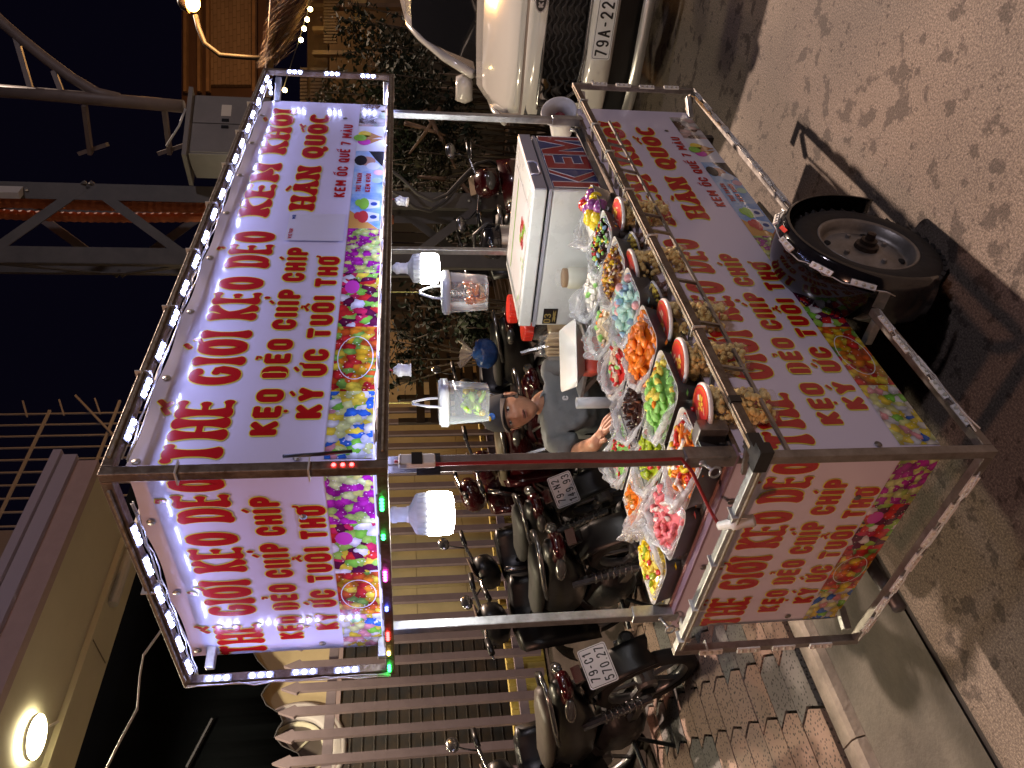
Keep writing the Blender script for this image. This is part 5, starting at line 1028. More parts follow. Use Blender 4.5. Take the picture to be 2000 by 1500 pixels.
    # plate faces backwards and a little up; its x axis runs to the bike's right
    Mp = Matrix.Translation((-.985, 0, .630 - drop)) @ Matrix(((0, .30, -.954, 0), (-1, 0, 0, 0), (0, .954, .30, 0), (0, 0, 0, 1)))
    if l1: plate(t, Mp, l1, l2)
    MB().bar((-.86, 0, .72), (-.945, 0, .675), .06, .010).obj('plate_bracket', blk, t)
    # front end
    Rs = Matrix.Translation((.46, 0, 0)) @ Matrix.Rotation(steer, 4, 'Z') @ Matrix.Translation((-.46, 0, 0))
    def fp(): b = MB(); b.M = Rs; return b
    for s in (-1, 1): fp().tube([(.62, s * .075, .285), (.47, s * .075, .72), (.44, s * .06, .84)], [.022, .024, .018], 8).obj('fork', chrome if s else blk, t, True)
    fp().loft([[V((.62 + .305 * math.cos(a), y, .285 + .305 * math.sin(a) + .012 * (abs(y) < .03))) for y in (-.055, -.028, .028, .055)] for a in [math.radians(25 + 125 * k / 10) for k in range(11)]], closed=False, caps=False).obj('front_mudguard', body, t, True).modifiers.new('s', 'SOLIDIFY').thickness = .006
    MB().loft([[V((x, y, z)) for x, y, z in ((.34, -.24, z0), (.43, -.20, z0 + .02), (.50 + b, -.07, z0 + .03), (.50 + b, .07, z0 + .03), (.43, .20, z0 + .02), (.34, .24, z0), (.36, .17, z0), (.44, .05, z0), (.44, -.05, z0), (.36, -.17, z0))] for z0, b in ((.34, -.03), (.50, .0), (.68, .02), (.82, .0))]).obj('leg_shield', cowl, t, True)
    fp().loft([sect(.60, .90, .99, .12), sect(.565, .865, 1.03, .20), sect(.47, .86, 1.06, .24), sect(.38, .90, 1.05, .18), sect(.34, .95, 1.02, .10)]).obj('headlight_cowl', cowl, t, True); fp().ball((.585, 0, .945), (.03, .075, .045), 14, 8).obj('headlight', amb_l, t, True)
    fp().box((.40, 0, 1.062), (.09, .15, .012), Matrix.Rotation(.4, 3, 'Y')).obj('instrument_dial', mat('dial face', (.22, .16, .12), .2, coat=.5), t, bevel=.004); 
    fp().tube([(.36, -.33, 1.045), (.38, -.20, 1.05), (.43, -.08, 1.03), (.43, .08, 1.03), (.38, .20, 1.05), (.36, .33, 1.045)], .012, 8).obj('handlebar', chrome, t, True)
    for s in (-1, 1):
        fp().tube([(.375, s * .22, 1.05), (.357, s * .345, 1.045)], .018, 10).obj('grip', blk, t, True); fp().tube([(.42, s * .19, 1.05), (.445, s * .24, 1.045), (.425, s * .33, 1.03)], .006, 6).obj('brake_lever', chrome, t, True)
        if not mirrors: continue
        mr_ = fp().tube([(.385, s * .20, 1.06), (.40, s * .25, 1.12), (.385, s * .27, 1.17)], .006, 6).obj('mirror_stalk', blk, t, True); fp().ball((.375, s * .29, 1.195), (.016, .065, .042), 12, 8).obj('mirror', mirror, mr_, True)
    return t
mar = mat('maroon bike paint', (.035, .003, .005), .2, coat=.8); redb = mat('red bike paint', (.035, .003, .004), .22, coat=.8); brs = mat('brown seat vinyl', (.045, .034, .027), .5, var=.1); tan = mat('dusty tan seat vinyl', (.11, .088, .055), .55, var=.15); blks = mat('black seat vinyl', (.009, .009, .008), .6)
def place(px_, py_, t_, fwd, back=.985, lean=0.0):
    """bike origin from the photo pixel of its plate"""
    p = aD(px_, py_, t_); f = V(fwd).normalized(); sh = math.sin(-lean) * .62; q = V((p.x + f[0] * back + f[1] * sh, p.y + f[1] * back - f[0] * sh, 0)); q.z = gz(q.y - f[1] * .6); return q
F1 = (.10, 1.0, 0); F2 = (.36, .93, 0)
bike('black motorbike with plate 79-C1 570.27 and brown seat at the left', place(1182, 1298, 3.47, F1, lean=-.20), F1, blk, brs, '79-C1', '570.27', lean=-.20, steer=.5)
bike('black motorbike with plate 79-N2 149.93 and mirror under the left bulb', place(1112, 955, 4.25, F2, lean=-.26), F2, blk, blks, '79-N2', '149.93', lean=-.26, steer=.5, cowl=blk)
q = V((1.62, 3.02, 0)) - V((.30, .95, 0)) * .45; q.z = gz(q.y)
bike('black motorbike with pale headlight between the two plated ones', q, (.30, .95, 0), blk, blks, mirrors=False, lean=-.12, steer=.55)
q = V((2.98, 3.35, 0)) - V(F2) * .40; q.z = gz(q.y)
bike('dark red motorbike whose handlebar shows beside the steel post', q, F2, redb, tan, mirrors=False, lean=-.12, steer=.9)
q = place(1035, 700, 4.45, F2, .90)
bike('maroon motorbike behind the seated person, tail lamp towards the cart', q, F2, mar, brs, mirrors=False, lean=-.15, steer=.4)
q = V((3.62, 2.65, 0)); q.z = gz(q.y)
bike('black motorbike behind the clear tub of orange sweets', q, (.45, .89, 0), blk, blks, lean=-.12, steer=.6)
q = place(985, 385, 5.0, (.75, .66, 0)); q.z = gz(q.y)
bike('black and red motorbike with plate 36-B1 behind the ice cream chest', q, (.75, .66, 0), blk, blks, '36-B1', ' ', mirrors=False, lean=-.15)
q = aD(945, 300, 5.9); q.z = gz(q.y); 
bike('red motorbike with its headlight towards us beside the white car', q + V((.25, .45, 0)), (-.62, -.78, 0), redb, blks, lean=.15, steer=-.3)
q = V((.02, 2.82, 0)); q.z = gz(q.y)
bike('dark motorbike at the picture edge, only its muffler end showing', q, (.08, 1, 0), blk, blks, mirrors=False, lean=-.15)
# knotted blue carrier bag on the maroon bike
p = aD(945, 690, 4.75)
t = thing('carrier_bag', 'knotted blue and clear plastic bag on the maroon motorbike', 'bag', p - V((0, 0, .10)))
bg_ = MB().ball((0, 0, .09), (.105, .09, .085), 22, 14); bg_.v = [tuple(V(v) * (1 + .16 * mnoise.noise(V(v) * 22)) + V((0, 0, 0))) for v in bg_.v]; bg_.obj('bag_body', mat('blue plastic', (.02, .08, .26), .25, c2=(.012, .03, .11), vs=18, bump=.6, bs=30), t, True)
kn = MB()
for k in range(9):
    a = k * .7; kn.loft([[V((.02 * math.cos(a), .02 * math.sin(a), .17)), V((.02 * math.cos(a + .5), .02 * math.sin(a + .5), .17))], [V((.09 * math.cos(a), .09 * math.sin(a), .23 + .02 * (k % 3))), V((.10 * math.cos(a + .6), .10 * math.sin(a + .6), .25))]], closed=False, caps=False)
kn.obj('bag_knot', clear_mat('clear bag top', (.72, .62, .50), .35, .2, .6, 40), t)
# ================================================================ THE WHITE CAR
car_w = mat('white car paint', (.66, .63, .60), .16, coat=.9); car_b = mat('black car trim', (.012, .012, .013), .3); glass_m = mat('dark car glass', (.010, .010, .012), .04, spec=.8, coat=.6); silver = mat('silver trim', (.55, .55, .55), .3, .7)
CX, CY, HWD = 3.40, -.06, .86
car = thing('car', 'white car facing us at the right with plate 79A-22', 'car', (CX, CY, 0))
def hw(x): return HWD * (1 - .16 * max(0, 1 - x / .55) ** 2)          # half width narrows to the nose
def surf(name, prof, m, parent, u0=-1, u1=1, nu=24, side=1.0, crown=.035, push=.20, th=0, smooth=True):
    """sheet over the car's width from a profile of (x, z) points"""
    b = MB(); rows = []
    for x, z in prof:
        row = []
        for k in range(nu + 1):
            u = u0 + (u1 - u0) * k / nu; row.append(V((x + push * abs(u) ** 3.2 * max(0, 1 - x / 1.4), u * hw(x) * side, z - crown * abs(u) ** 2.4)))
        rows.append(row)
    b.loft(rows, closed=False, caps=False); o = b.obj(name, m, parent, smooth)
    if th: o.modifiers.new('s', 'SOLIDIFY').thickness = th
    return o
surf('bonnet', [(.07, .905), (.10, .935), (.25, .985), (.50, 1.035), (.75, 1.075), (.98, 1.105)], car_w, car, -.97, .97, th=.006)
surf('front_panel', [(-.015, .80), (-.02, .84), (.0, .87), (.045, .893)], car_w, car)
surf('grille_back', [(.05, .50), (.05, .82)], car_b, car, -.62, .62, crown=.0)
surf('bumper', [(.01, .555), (-.035, .545), (-.045, .50), (-.045, .45), (-.03, .405), (.02, .385)], car_w, car)
surf('bumper_corner', [(.02, .79), (.0, .70), (-.01, .60), (-.02, .555)], car_w, car, .84, 1.0, 8); surf('bumper_corner', [(.02, .79), (.0, .70), (-.01, .60), (-.02, .555)], car_w, car, -1.0, -.84, 8)
surf('lower_intake', [(.05, .39), (.05, .25)], car_b, car); surf('bumper_lip', [(.0, .265), (-.02, .25), (-.02, .205), (.04, .185)], silver, car); surf('undertray', [(.06, .20), (.2, .17)], car_b, car)
surf('cowl_panel', [(.97, 1.09), (1.10, 1.10)], car_b, car, -.93, .93)
ws = surf('windscreen', [(1.05, 1.105), (1.30, 1.30), (1.55, 1.46), (1.72, 1.545)], glass_m, car, -.88, .88, side=.92, crown=.03, push=.15)
surf('roof', [(1.70, 1.545), (2.0, 1.60), (2.8, 1.62), (3.6, 1.55)], car_w, car, -.9, .9, side=.86, crown=.05)
for s in (-1, 1):
    MB().tube([(1.08 + .03, s * .79, 1.095), (1.35, s * .755, 1.285), (1.62, s * .70, 1.455), (1.80, s * .67, 1.53), (2.6, s * .68, 1.58)], .032, 8, flat=1.2).obj('roof_pillar', car_w, car, True)
    # flank: fender, door skin, side glass
    fl = MB().loft([[V((.28, s * .80, z0)), V((.5, s * .855, z0)), V((1.0, s * .87, z0)), (V((2.2, s * .87, z0))), V((3.8, s * .84, z0))] for z0 in (.24, .55, .80, 1.0)], closed=False, caps=False).obj('flank', car_w, car, True)
    MB().loft([[V((1.15, s * .835, 1.06)), V((3.5, s * .82, 1.06))], [V((1.75, s * .70, 1.50)), V((3.3, s * .70, 1.52))]], closed=False, caps=False).obj('side_window', glass_m, car)
    MB().tube([V((.99, s * .845, 1.075 - .07)), V((.6, s * .85, .99)), V((.3, s * .82, .95))], .02, 6).obj('fender_edge', car_w, car, True)
    # headlamp wraps the corner
    hl_ = MB().loft([[V((.02 + .20 * abs(u) ** 3.2 * .95 + .004, s * u * hw(.05) * 1.0, z - .02 * u)) for u in (.82, .86, .90, .94, .99)] for z in (.74, .80, .865)], closed=False, caps=False).obj('headlamp', mat('smoked headlamp', (.10, .10, .11), .08, coat=.9), car, True); hl_.modifiers.new('s', 'SOLIDIFY').thickness = .02
    Mw = Matrix.Translation((.82, s * .78, .31)) @ Matrix.Rotation(PI / 2, 4, 'X')
    MB().lathe([(.20, -.09), (.28, -.10), (.31, -.07), (.315, 0), (.31, .07), (.28, .10), (.20, .09), (.20, -.09)], 36, Mw).obj('tyre', btyre, car, True); MB().lathe([(.20, -.08 * s), (.17, .08 * -s), (0, .06 * -s)], 24, Mw).obj('wheel_disc', silver, car, True)
    m_ = MB().loft([[V((1.22 + x, s * (.93 + y * w_), 1.14 + z * w_)) for y, z in ((-.10, -.05), (.08, -.065), (.11, 0), (.09, .07), (-.08, .07), (-.11, .0))] for x, w_ in ((-.09, .5), (-.06, .85), (0, 1.0), (.03, .95))]).obj('wing_mirror', car_w, car, True); MB().bar((1.20, s * .80, 1.08), (1.20, s * .86, 1.11), .05, .03).obj('mirror_arm', car_b, m_)
# chrome outline and wavy bars of the grille
MB().tube([V((-.005 + .05 * abs(u) ** 3, u * .62, .805 - .01 * abs(u))) for u in [k / 10 - 1 for k in range(21)]] + [V((.045, .60, .68)), V((.02, .50, .575)), V((-.008, .3, .560)), V((-.01, -.3, .560)), V((.02, -.50, .575)), V((.045, -.60, .68))], .011, 6, True).obj('grille_surround', chrome, car, True)
gm = mat('grille bars', (.035, .035, .037), .3, .4)
for r_ in range(6):
    z = .59 + r_ * .038; pts = []
    for k in range(-24, 25): u = k / 24; wv = (.010 if (k // 2) % 2 else -.010); pts.append(V((.018 + .03 * abs(u) ** 3, u * .585 * (1 - .03 * (5 - r_)), z + wv)))
    MB().tube(pts, .0065, 5).obj('grille_bar', gm, car)
# emblem, plate
Mc = Matrix.Translation((-.028, 0, .845)) @ Matrix(((0, 0, -1, 0), (-1, 0, 0, 0), (0, 1, 0, 0), (0, 0, 0, 1)))
em = disc(Mc, 0, 0, .068, .034, .004, 24).obj('emblem', car_b, car); er = MB(); ribbon(er, arc(0, 0, .066, .032, 0, 350, 30), lambda *a: .006, Mc, .006, True); er.obj('emblem_ring', chrome, em); lettering('KIA', -.043, .043, -.015, .015, Mc, 'B', .22, .0065).obj('lettering', chrome, em)
Mp = Matrix.Translation((-.062, 0.03, .478)) @ Matrix(((0, 0, -1, 0), (-1, 0, 0, 0), (0, 1, 0, 0), (0, 0, 0, 1)))
pb = plate(car, Mp, None, None, .52, .110)
lettering('79A-22', -.242, .045, -.037, .037, Mp, 'B', .14, .0028, gap=.2).obj('lettering', plate_b, pb)
MB().ball((-.048, .42, .50), (.004, .012, .012), 10, 6).obj('parking_sensor', car_w, car, True)
# ================================================================ THE HOUSE BEHIND: fence, walls, canopy
pick_m = mat('mauve painted picket', (.19, .145, .16), .55, var=.12, vs=6); och = mat('ochre cladding', (.47, .39, .22), .7, var=.14, vs=2.0, bump=.15); yel_rib = mat('yellow ribbed plinth', (.60, .48, .14), .6, var=.1, vs=4); cream = mat('cream soffit', (.55, .52, .40), .7, var=.05, vs=2); rose = mat('rose fascia', (.36, .27, .28), .6, var=.06); lilac = mat('lilac moulding', (.34, .31, .40), .55)
FY = 5.5; base_z = gz(FY)
fence = thing('picket_fence', 'mauve metal picket fence with pointed tips before the ochre house', 'fence', (0, FY, base_z))
fz = lambda z: z - base_z
pk = MB().prism([(-.036, 0), (.036, 0), (.036, fz(2.52)), (.056, fz(2.54)), (0, fz(2.68)), (-.056, fz(2.54)), (-.036, fz(2.52))], .045, Matrix.Rotation(PI / 2, 4, 'X') @ Matrix.Translation((0, 0, -.02))).mesh('picket', pick_m)
for k in range(26): link('picket', pk, fence, (.70 + k * .2155, 0, .06))
for z in (.56, 2.30): MB().box((3.4, .045, fz(z)), (5.7, .04, .085)).obj('fence_rail', mat('grey mauve rail', (.24, .19, .21), .6, var=.1), fence)
wall = thing('house_plinth', 'yellow ribbed low wall behind the foot of the fence', 'wall', (0, FY + .16, base_z)); MB().box((3.4, .05, .19), (5.9, .08, .38)).obj('plinth_core', yel_rib, wall)
rb = MB().box((0, 0, .19), (.022, .016, .37)).mesh('rib', yel_rib)
for k in range(74): link('rib', rb, wall, (.55 + k * .0775, .004, 0))
WY = 6.6
house = thing('house', 'ochre clad house front with dark roller shutters and a round window', 'house', (0, WY, 0))
MB().box((4.6, .12, 2.4), (10.2, .2, 5.2)).obj('wall', mat('ochre render', (.50, .40, .24), .75, var=.12, vs=1.5), house)
MB().box((2.5, .14, 6.9), (5.6, .16, 3.6)).obj('upper_wall', mat('grey upstairs wall', (.20, .18, .19), .8), house)
cl_me = MB().box((0, 0, 0), (.395, .03, .595)).mesh('cladding_panel', och)
for i in range(11):
    for j in range(5): link('cladding_panel', cl_me, house, (3.95 + i * .40, .005, .60 + j * .60))
sh_m = mat('dark roller shutter', (.045, .048, .055), .45, .4, c2=(.10, .075, .06), vs=5)
for j in range(15): MB().box((1.75, -.01, .58 + j * .118), (3.7, .05, .108)).tube([(-.1, -.028, .535 + j * .118), (3.6, -.028, .535 + j * .118)], .014, 6).obj('shutter_slat', sh_m, house)
MB().box((1.75, -.02, 2.36), (3.8, .08, .10)).obj('shutter_box', rose, house)
rw = V((2.33, -.0, 2.72))
Mr = Matrix.Translation(rw) @ Matrix.Rotation(PI / 2, 4, 'X')
wn_ = MB().lathe([(.50, .0), (.50, .05), (.46, .07), (.44, .05), (.41, .09), (.38, .06), (.35, .07), (.32, .03), (.32, -.02)], 48, Mr).obj('round_window', mat('pale moulding', (.48, .44, .44), .5, var=.06), house, True)
MB().lathe([(.30, .035), (.265, .04), (.26, .0)], 40, Mr).obj('window_ring', cream, wn_, True); MB().lathe([(0, .006), (.27, .006)], 36, Mr).obj('pane', mat('dusky pane', (.12, .10, .09), .15, coat=.4), wn_)
for a in (.7, -.8): d_ = V((math.cos(a), 0, math.sin(a))) * .26; MB().bar(rw + V((0, -.015, 0)) - d_, rw + V((0, -.015, 0)) + d_, .012, .02).obj('glazing_bar', cream, wn_)
# canopy with soffit lamp
canopy = thing('canopy', 'deep canopy with cream underside and rose edge over the house front', 'canopy', (0, 4.0, 4.33))
MB().box((-.2, .80, .03), (8.1, 1.55, .05)).obj('soffit', cream, canopy)
MB().box((-.2, .035, .10), (8.16, .09, .26)).obj('fascia', rose, canopy); MB().box((-.2, -.03, .20), (8.22, .06, .12)).obj('moulding', lilac, canopy); MB().box((-.2, -.055, .30), (8.28, .08, .07)).obj('moulding', lilac, canopy); MB().box((-.2, .80, .26), (8.1, 1.6, .1)).obj('canopy_top', rose, canopy)
MB().box((-.2, 1.0, -.02), (8.0, .03, .05)).obj('soffit_rib', cream, canopy); 
for x in (.2, 1.5, 2.8): MB().box((x, 1.27, .002), (.006, .5, .01)).obj('panel_joint', mat('shadow joint', (.2, .18, .14), .8), canopy)
MB().tube([(3.2, 1.2, -.03), (4.4, 1.2, -.03)], .05, 10).obj('drain_pipe', mat('grey pipe', (.5, .5, .5), .5), canopy)
lp = aZ(55, 1440, 4.33)
def soffit_light(p):
    l_ = bpy.data.lights.new('soffit_lamp_light', 'SPOT'); l_.spot_size = math.radians(165); l_.spot_blend = .3; l_.energy = 110; l_.color = (1.0, .84, .58); l_.shadow_soft_size = .14; o_ = bpy.data.objects.new('soffit_lamp_light', l_); col.objects.link(o_); o_.location = p
lamp = thing('soffit_lamp', 'round lit ceiling lamp under the canopy', 'ceiling lamp', (lp.x, lp.y, 4.30)); MB().lathe([(.155, 0), (.16, -.015), (.155, -.03)], 32).obj('lamp_ring', white_pl, lamp, True); MB().lathe([(.15, -.028), (.12, -.040), (0, -.046)], 32).obj('diffuser', emat('warm white lamp', (1.0, .86, .52), 14.0), lamp, True)
MB().tube([(.10, .1, -.01), (.25, .3, .0)], .012, 6).obj('conduit', white_pl, lamp)
lamp['label'] = 'round lit ceiling lamp under the canopy, in the corner of the picture'; soffit_light((lp.x, lp.y, 4.15))
l2 = copy_tree(lamp); l2['label'] = 'unseen round ceiling lamp added under the canopy, farther left beyond the picture'; l2.location.x = lp.x - 1.7; soffit_light((lp.x - 1.7, lp.y, 4.15))  # second lamp added out of view to brighten fence and wall
# dark awning cloth with a scalloped hem hanging inside the canopy
aw = MB(); hem = [(360, 900), (455, 1180), (488, 1262), (504, 1292), (526, 1314), (531, 1330), (518, 1344), (510, 1358), (520, 1378), (546, 1394), (552, 1410), (542, 1424), (536, 1440), (552, 1458), (582, 1472), (590, 1488), (582, 1504), (600, 1530), (640, 1640)]
pts = []
for i in range(len(hem) - 1):
    for q in range(3): t_ = q / 3; pts.append(aY(hem[i][0] + (hem[i + 1][0] - hem[i][0]) * t_, hem[i][1] + (hem[i + 1][1] - hem[i][1]) * t_, 6.42))
aw.loft([[V((p.x, 6.47, 5.1)) for p in pts], [V((p.x, 6.44, (5.1 + p.z) / 2)) for p in pts], pts], closed=False, caps=False)
awn = thing('awning', 'dark awning cloth with wavy hem above the round window', 'awning', (0, 0, 0)); k = aw.obj('awning_cloth', mat('black green cloth', (.003, .0035, .004), .9, spec=0.0), awn, True); k.modifiers.new('s', 'SOLIDIFY').thickness = .01
MB().tube(pts, .012, 6).obj('hem_binding', mat('hem', (.06, .055, .06), .7), awn, True); MB().bar(aY(365, 1500, 6.36), aY(415, 1405, 6.36), .05, .02).obj('awning_arm', mat('grey arm', (.06, .06, .07), .5), awn)
# pale cable trunking hanging in a curve from the canopy
cpts = [aY(x, y, 3.95) for x, y in ((208, 1500), (238, 1440), (268, 1385), (273, 1320), (280, 1280), (305, 1245), (330, 1210), (345, 1170), (335, 1120))]
o = MB().tube(cpts, .014, 8, flat=.4).obj('light_rope', mat('milky rope', (.70, .66, .66), .5, var=.2, vs=40)); tag(o, 'pale unlit light rope sagging from the canopy edge', 'light rope')
# upstairs security grille
gr = thing('security_grille', 'pale steel bar grille on the upper floor', 'grille', (0, 7.0, 5.3)); gb = mat('pale steel bars', (.42, .38, .36), .5, .3)
ga, gb2 = aY(0, 800, 7.0), aY(285, 808, 7.0)
xs0, xs1 = 4.9, 8.2
for k in range(12): x = 7.75 - k * .235; MB().bar((x, 0, 0), (x, 0, 2.9), .022).obj('grille_bar', gb, gr)
for z, x1 in ((.62, 8.0), (1.55, 7.8), (2.35, 7.8)): MB().bar((4.9, -.02, z - .05), (x1, -.02, z + .02), .035).obj('grille_rail', gb, gr)
for k in range(5): x = 7.75 - .02 * k; MB().bar((x, 0, .35 + k * .5), (x + .30, -.05, .50 + k * .5), .022).obj('grille_spike', gb, gr)
MB().bar((7.2, -.05, .5), (8.1, -.05, 1.3), .03).obj('grille_spike', gb, gr)
# ================================================================ LATTICE POLE WITH METER BOX
lat = mat('grey steel angle', (.085, .078, .072), .6, .2, var=.25, vs=4); latd = lat
A = aD(900, 378, 6.0); B = aD(900, 522, 6.0); dirn = (A - B); dirn.z = 0; perp = V((-dirn.y, dirn.x, 0)); perp = perp if perp.dot(V((1, 1, 0))) > 0 else -perp
tw = thing('lattice_pole', 'grey steel lattice utility pole rising behind the cart', 'utility pole', (B.x, B.y, gz(B.y)))
T0 = V((B.x, B.y, gz(B.y))); dA = dirn; dP = perp * 1.0
TH = 6.2
def tp(p): return p - T0
cor = [T0.copy(), T0 + dA, T0 + dA + dP, T0 + dP]
def angle(a, b, ux, uy, w_=.12, th=.010, nm='leg'):
    MB().bar(tp(a) + ux * (w_ / 2), tp(b) + ux * (w_ / 2), w_, th, uy).bar(tp(a) + uy * (w_ / 2), tp(b) + uy * (w_ / 2), w_, th, ux).obj(nm, lat, tw)
ua, up_ = dA.normalized(), dP.normalized()
for c, sa, sp2 in zip(cor, (1, -1, -1, 1), (1, 1, -1, -1)): angle(c, c + V((0, 0, TH)), ua * sa, up_ * sp2)
nlev = 8
for q in range(nlev):
    za, zb = V((0, 0, TH * q / nlev)), V((0, 0, TH * (q + 1) / nlev))
    for i in range(4):
        a, b = cor[i], cor[(i + 1) % 4]
        if (q + i) % 2: a, b = b, a
        MB().bar(tp(a + za), tp(b + zb), .07, .012, up_ if i % 2 == 0 else ua).obj('brace', lat, tw)
for z in (.9, 2.6, 4.3):
    for k in (0, .09): 
        bl = MB().lathe([(0, .016), (.012, .014), (.016, 0)], 6, Matrix.Translation(tp(cor[1] + V((0, 0, z + k)) - up_ * .008 - ua * .06)) @ Matrix.Rotation(PI / 2, 4, 'X')).obj('bolt', galv, tw)
# orange corrugated conduits up the pole
cond = mat('orange conduit', (.42, .12, .04), .6, var=.15)
for k, (dx, z0) in enumerate(((.25, 2.2), (.36, 3.0), (.16, 1.6))):
    pts = []; rd_ = []
    for q in range(120): z = z0 + q * .03; pts.append(tp(T0 + dA * (.55 + dx) + dP * (.25 + .1 * k) + V((0, 0, z))) + V((.02 * math.sin(z * 2 + k), .02 * math.cos(z * 1.7), 0))); rd_.append(.036 + (.006 if q % 2 else 0))
    MB().tube(pts, rd_, 10).obj('conduit', cond, tw)
cable_m = mat('dark cables', (.06, .055, .05), .6)
for k in range(2): MB().tube([tp(T0 + dA * (.9 + .1 * k) + V((.1 * k, -.1, .35 + .1 * k))) + V((.25 * math.sin(q * .5 + k), .1 * math.sin(q + k), q * .12)) for q in range(13)], .014, 6).obj('loose_cable', cable_m, tw, True)
MB().box(tp(T0 + dA * .86 - up_ * .03 + V((0, 0, 4.6))), (.10, .05, .55)).obj('wrapped_notice', mat('plastic wrap', (.5, .48, .45), .3), tw)
# meter box
mbx = aD(455, 270, 5.6); bx = thing('meter_box', 'grey two door electric meter box fixed to the lattice pole', 'meter box', mbx, Matrix.Rotation(math.atan2(dA.y, dA.x) + .35, 3, 'Z'))
bm_ = mat('grey painted box', (.17, .16, .15), .5, var=.08)
MB().box((0, 0, 0), (.52, .30, .56)).obj('box_body', bm_, bx, bevel=.006); MB().box((0, 0, .30), (.60, .38, .03), Matrix.Rotation(.12, 3, 'X')).obj('box_roof', bm_, bx)
for s in (-1, 1): d_ = MB().box((s * .128, -.154, -.01), (.245, .012, .52)).obj('box_door', bm_, bx, bevel=.003); MB().box((s * .03, -.165, .02), (.02, .01, .05)).obj('door_catch', blk, d_)
MB().box((.12, -.162, .02), (.10, .002, .07)).obj('label_sticker', mat('paper label', (.6, .55, .45), .6), bx)
# second mast: pipe with curved arm
pm_ = mat('painted pipe', (.13, .10, .085), .55, var=.15)
pl_ = thing('pipe_mast', 'pale pipe with a curved upper arm bracketed to the lattice pole', 'pipe mast', (0, 0, 0))
P0, P1, P2 = aD(358, 208, 5.5), aD(150, 190, 5.5), aD(-60, 172, 5.5)
MB().tube([P0, P1, P2], .046, 12).obj('pipe', pm_, pl_, True); arcp = [aD(x, y, 5.5) for x, y in ((232, 192), (190, 182), (140, 152), (90, 115), (40, 75), (0, 40), (-50, -10))]; MB().tube(arcp, .040, 10).obj('curved_arm', pm_, pl_, True)
for (a, b) in (((62, 180), (30, 70)), ((122, 184), (105, 140))): MB().bar(aD(*a, 5.5), aD(*b, 5.5), .035).obj('web_bar', pm_, pl_)
for x in (165, 320): MB().bar(aD(x, 205, 5.5), aD(x + 12, 300, 5.75), .055, .03).obj('standoff', pm_, pl_); MB().bar(aD(x - 10, 300, 5.75), aD(x + 45, 282, 5.75), .06, .03).obj('clamp', pm_, pl_)
MB().tube([aD(362, 212, 5.5), aD(350, 245, 5.52), aD(325, 285, 5.6)], .008, 6).obj('flex', wire_w, pl_, True)
# ================================================================ THE YARD AND LIT HOUSE ON THE RIGHT
wood = mat('weathered wood', (.10, .055, .03), .7, var=.3, vs=6, bump=.3); woodl = mat('pale sawn wood', (.20, .12, .065), .65, var=.2, vs=5); leafm = [mat('leaf dark', (.010, .018, .006), .9, var=.4, vs=30), mat('leaf mid', (.022, .032, .009), .9, var=.4, vs=30), mat('leaf ochre', (.045, .040, .014), .9, var=.4, vs=30)]
stemm = mat('stem brown', (.07, .05, .03), .8)
def slatfence(name, label, x0, x1, y, z0, n, m, vert=7, h_=.09, cat='fence'):
    t = thing(name, label, cat, (x0, y, gz(y)))
    for k in range(n): MB().box(((x1 - x0) / 2, random.uniform(-.006, .006), z0 + k * (h_ + .055)), (x1 - x0, .022, h_), Matrix.Rotation(random.uniform(-.008, .008), 3, 'Y')).obj('slat', m, t)
    for k in range(vert): MB().box(((x1 - x0) * (k + .2) / vert, .035, z0 + n * (h_ + .055) / 2), (.07, .04, n * (h_ + .055) + .2)).obj('post', m, t)
    return t
dkw = mat('shaded weathered wood', (.03, .02, .013), .8, var=.3, vs=6); dkl = mat('shaded sawn wood', (.05, .035, .022), .7, var=.2, vs=5)  # fence copies of the two woods, the yard's shade put into their colour
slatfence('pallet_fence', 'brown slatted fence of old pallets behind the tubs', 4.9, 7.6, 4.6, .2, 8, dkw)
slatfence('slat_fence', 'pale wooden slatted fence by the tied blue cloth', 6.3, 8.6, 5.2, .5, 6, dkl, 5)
def shrub(label, c, r_, n, m, ls=.07, name='shrub', stems=5, group='shrubs in the yard'):
    t = thing(name, label, 'shrub', (c[0], c[1], gz(c[1])), None, group); b = MB(); z0 = c[2] - gz(c[1])
    for k in range(n):
        th = random.random() * 6.3; ph = math.acos(random.uniform(-1, 1)); q = random.random() ** .45; clump = .75 + .5 * mnoise.noise(V((math.cos(th) * 2 + c[0], math.sin(th) * 2, math.cos(ph) * 2)))
        p = V((r_[0] * q * clump * math.sin(ph) * math.cos(th), r_[1] * q * clump * math.sin(ph) * math.sin(th), z0 + r_[2] * q * clump * math.cos(ph)))
        d = V((random.uniform(-1, 1), random.uniform(-1, 1), random.uniform(-.7, .7))).normalized(); s_, u_ = frame_of(d); L_ = ls * random.uniform(.6, 1.3); w_ = L_ * .28
        b.add([p, p + d * L_ * .5 + s_ * w_ + u_ * .01, p + d * L_, p + d * L_ * .5 - s_ * w_ + u_ * .01], [(0, 1, 2), (0, 2, 3)])
    tag(b.obj('foliage', m, t), kind='stuff')
    for k in range(stems): a = k * 6.28 / stems; MB().tube([(0, 0, 0), (.1 * math.cos(a), .1 * math.sin(a), z0 * .6), (r_[0] * .6 * math.cos(a), r_[1] * .6 * math.sin(a), z0 + r_[2] * .4)], [.014, .011, .006], 5).obj('stem', stemm, t, True)
    return t
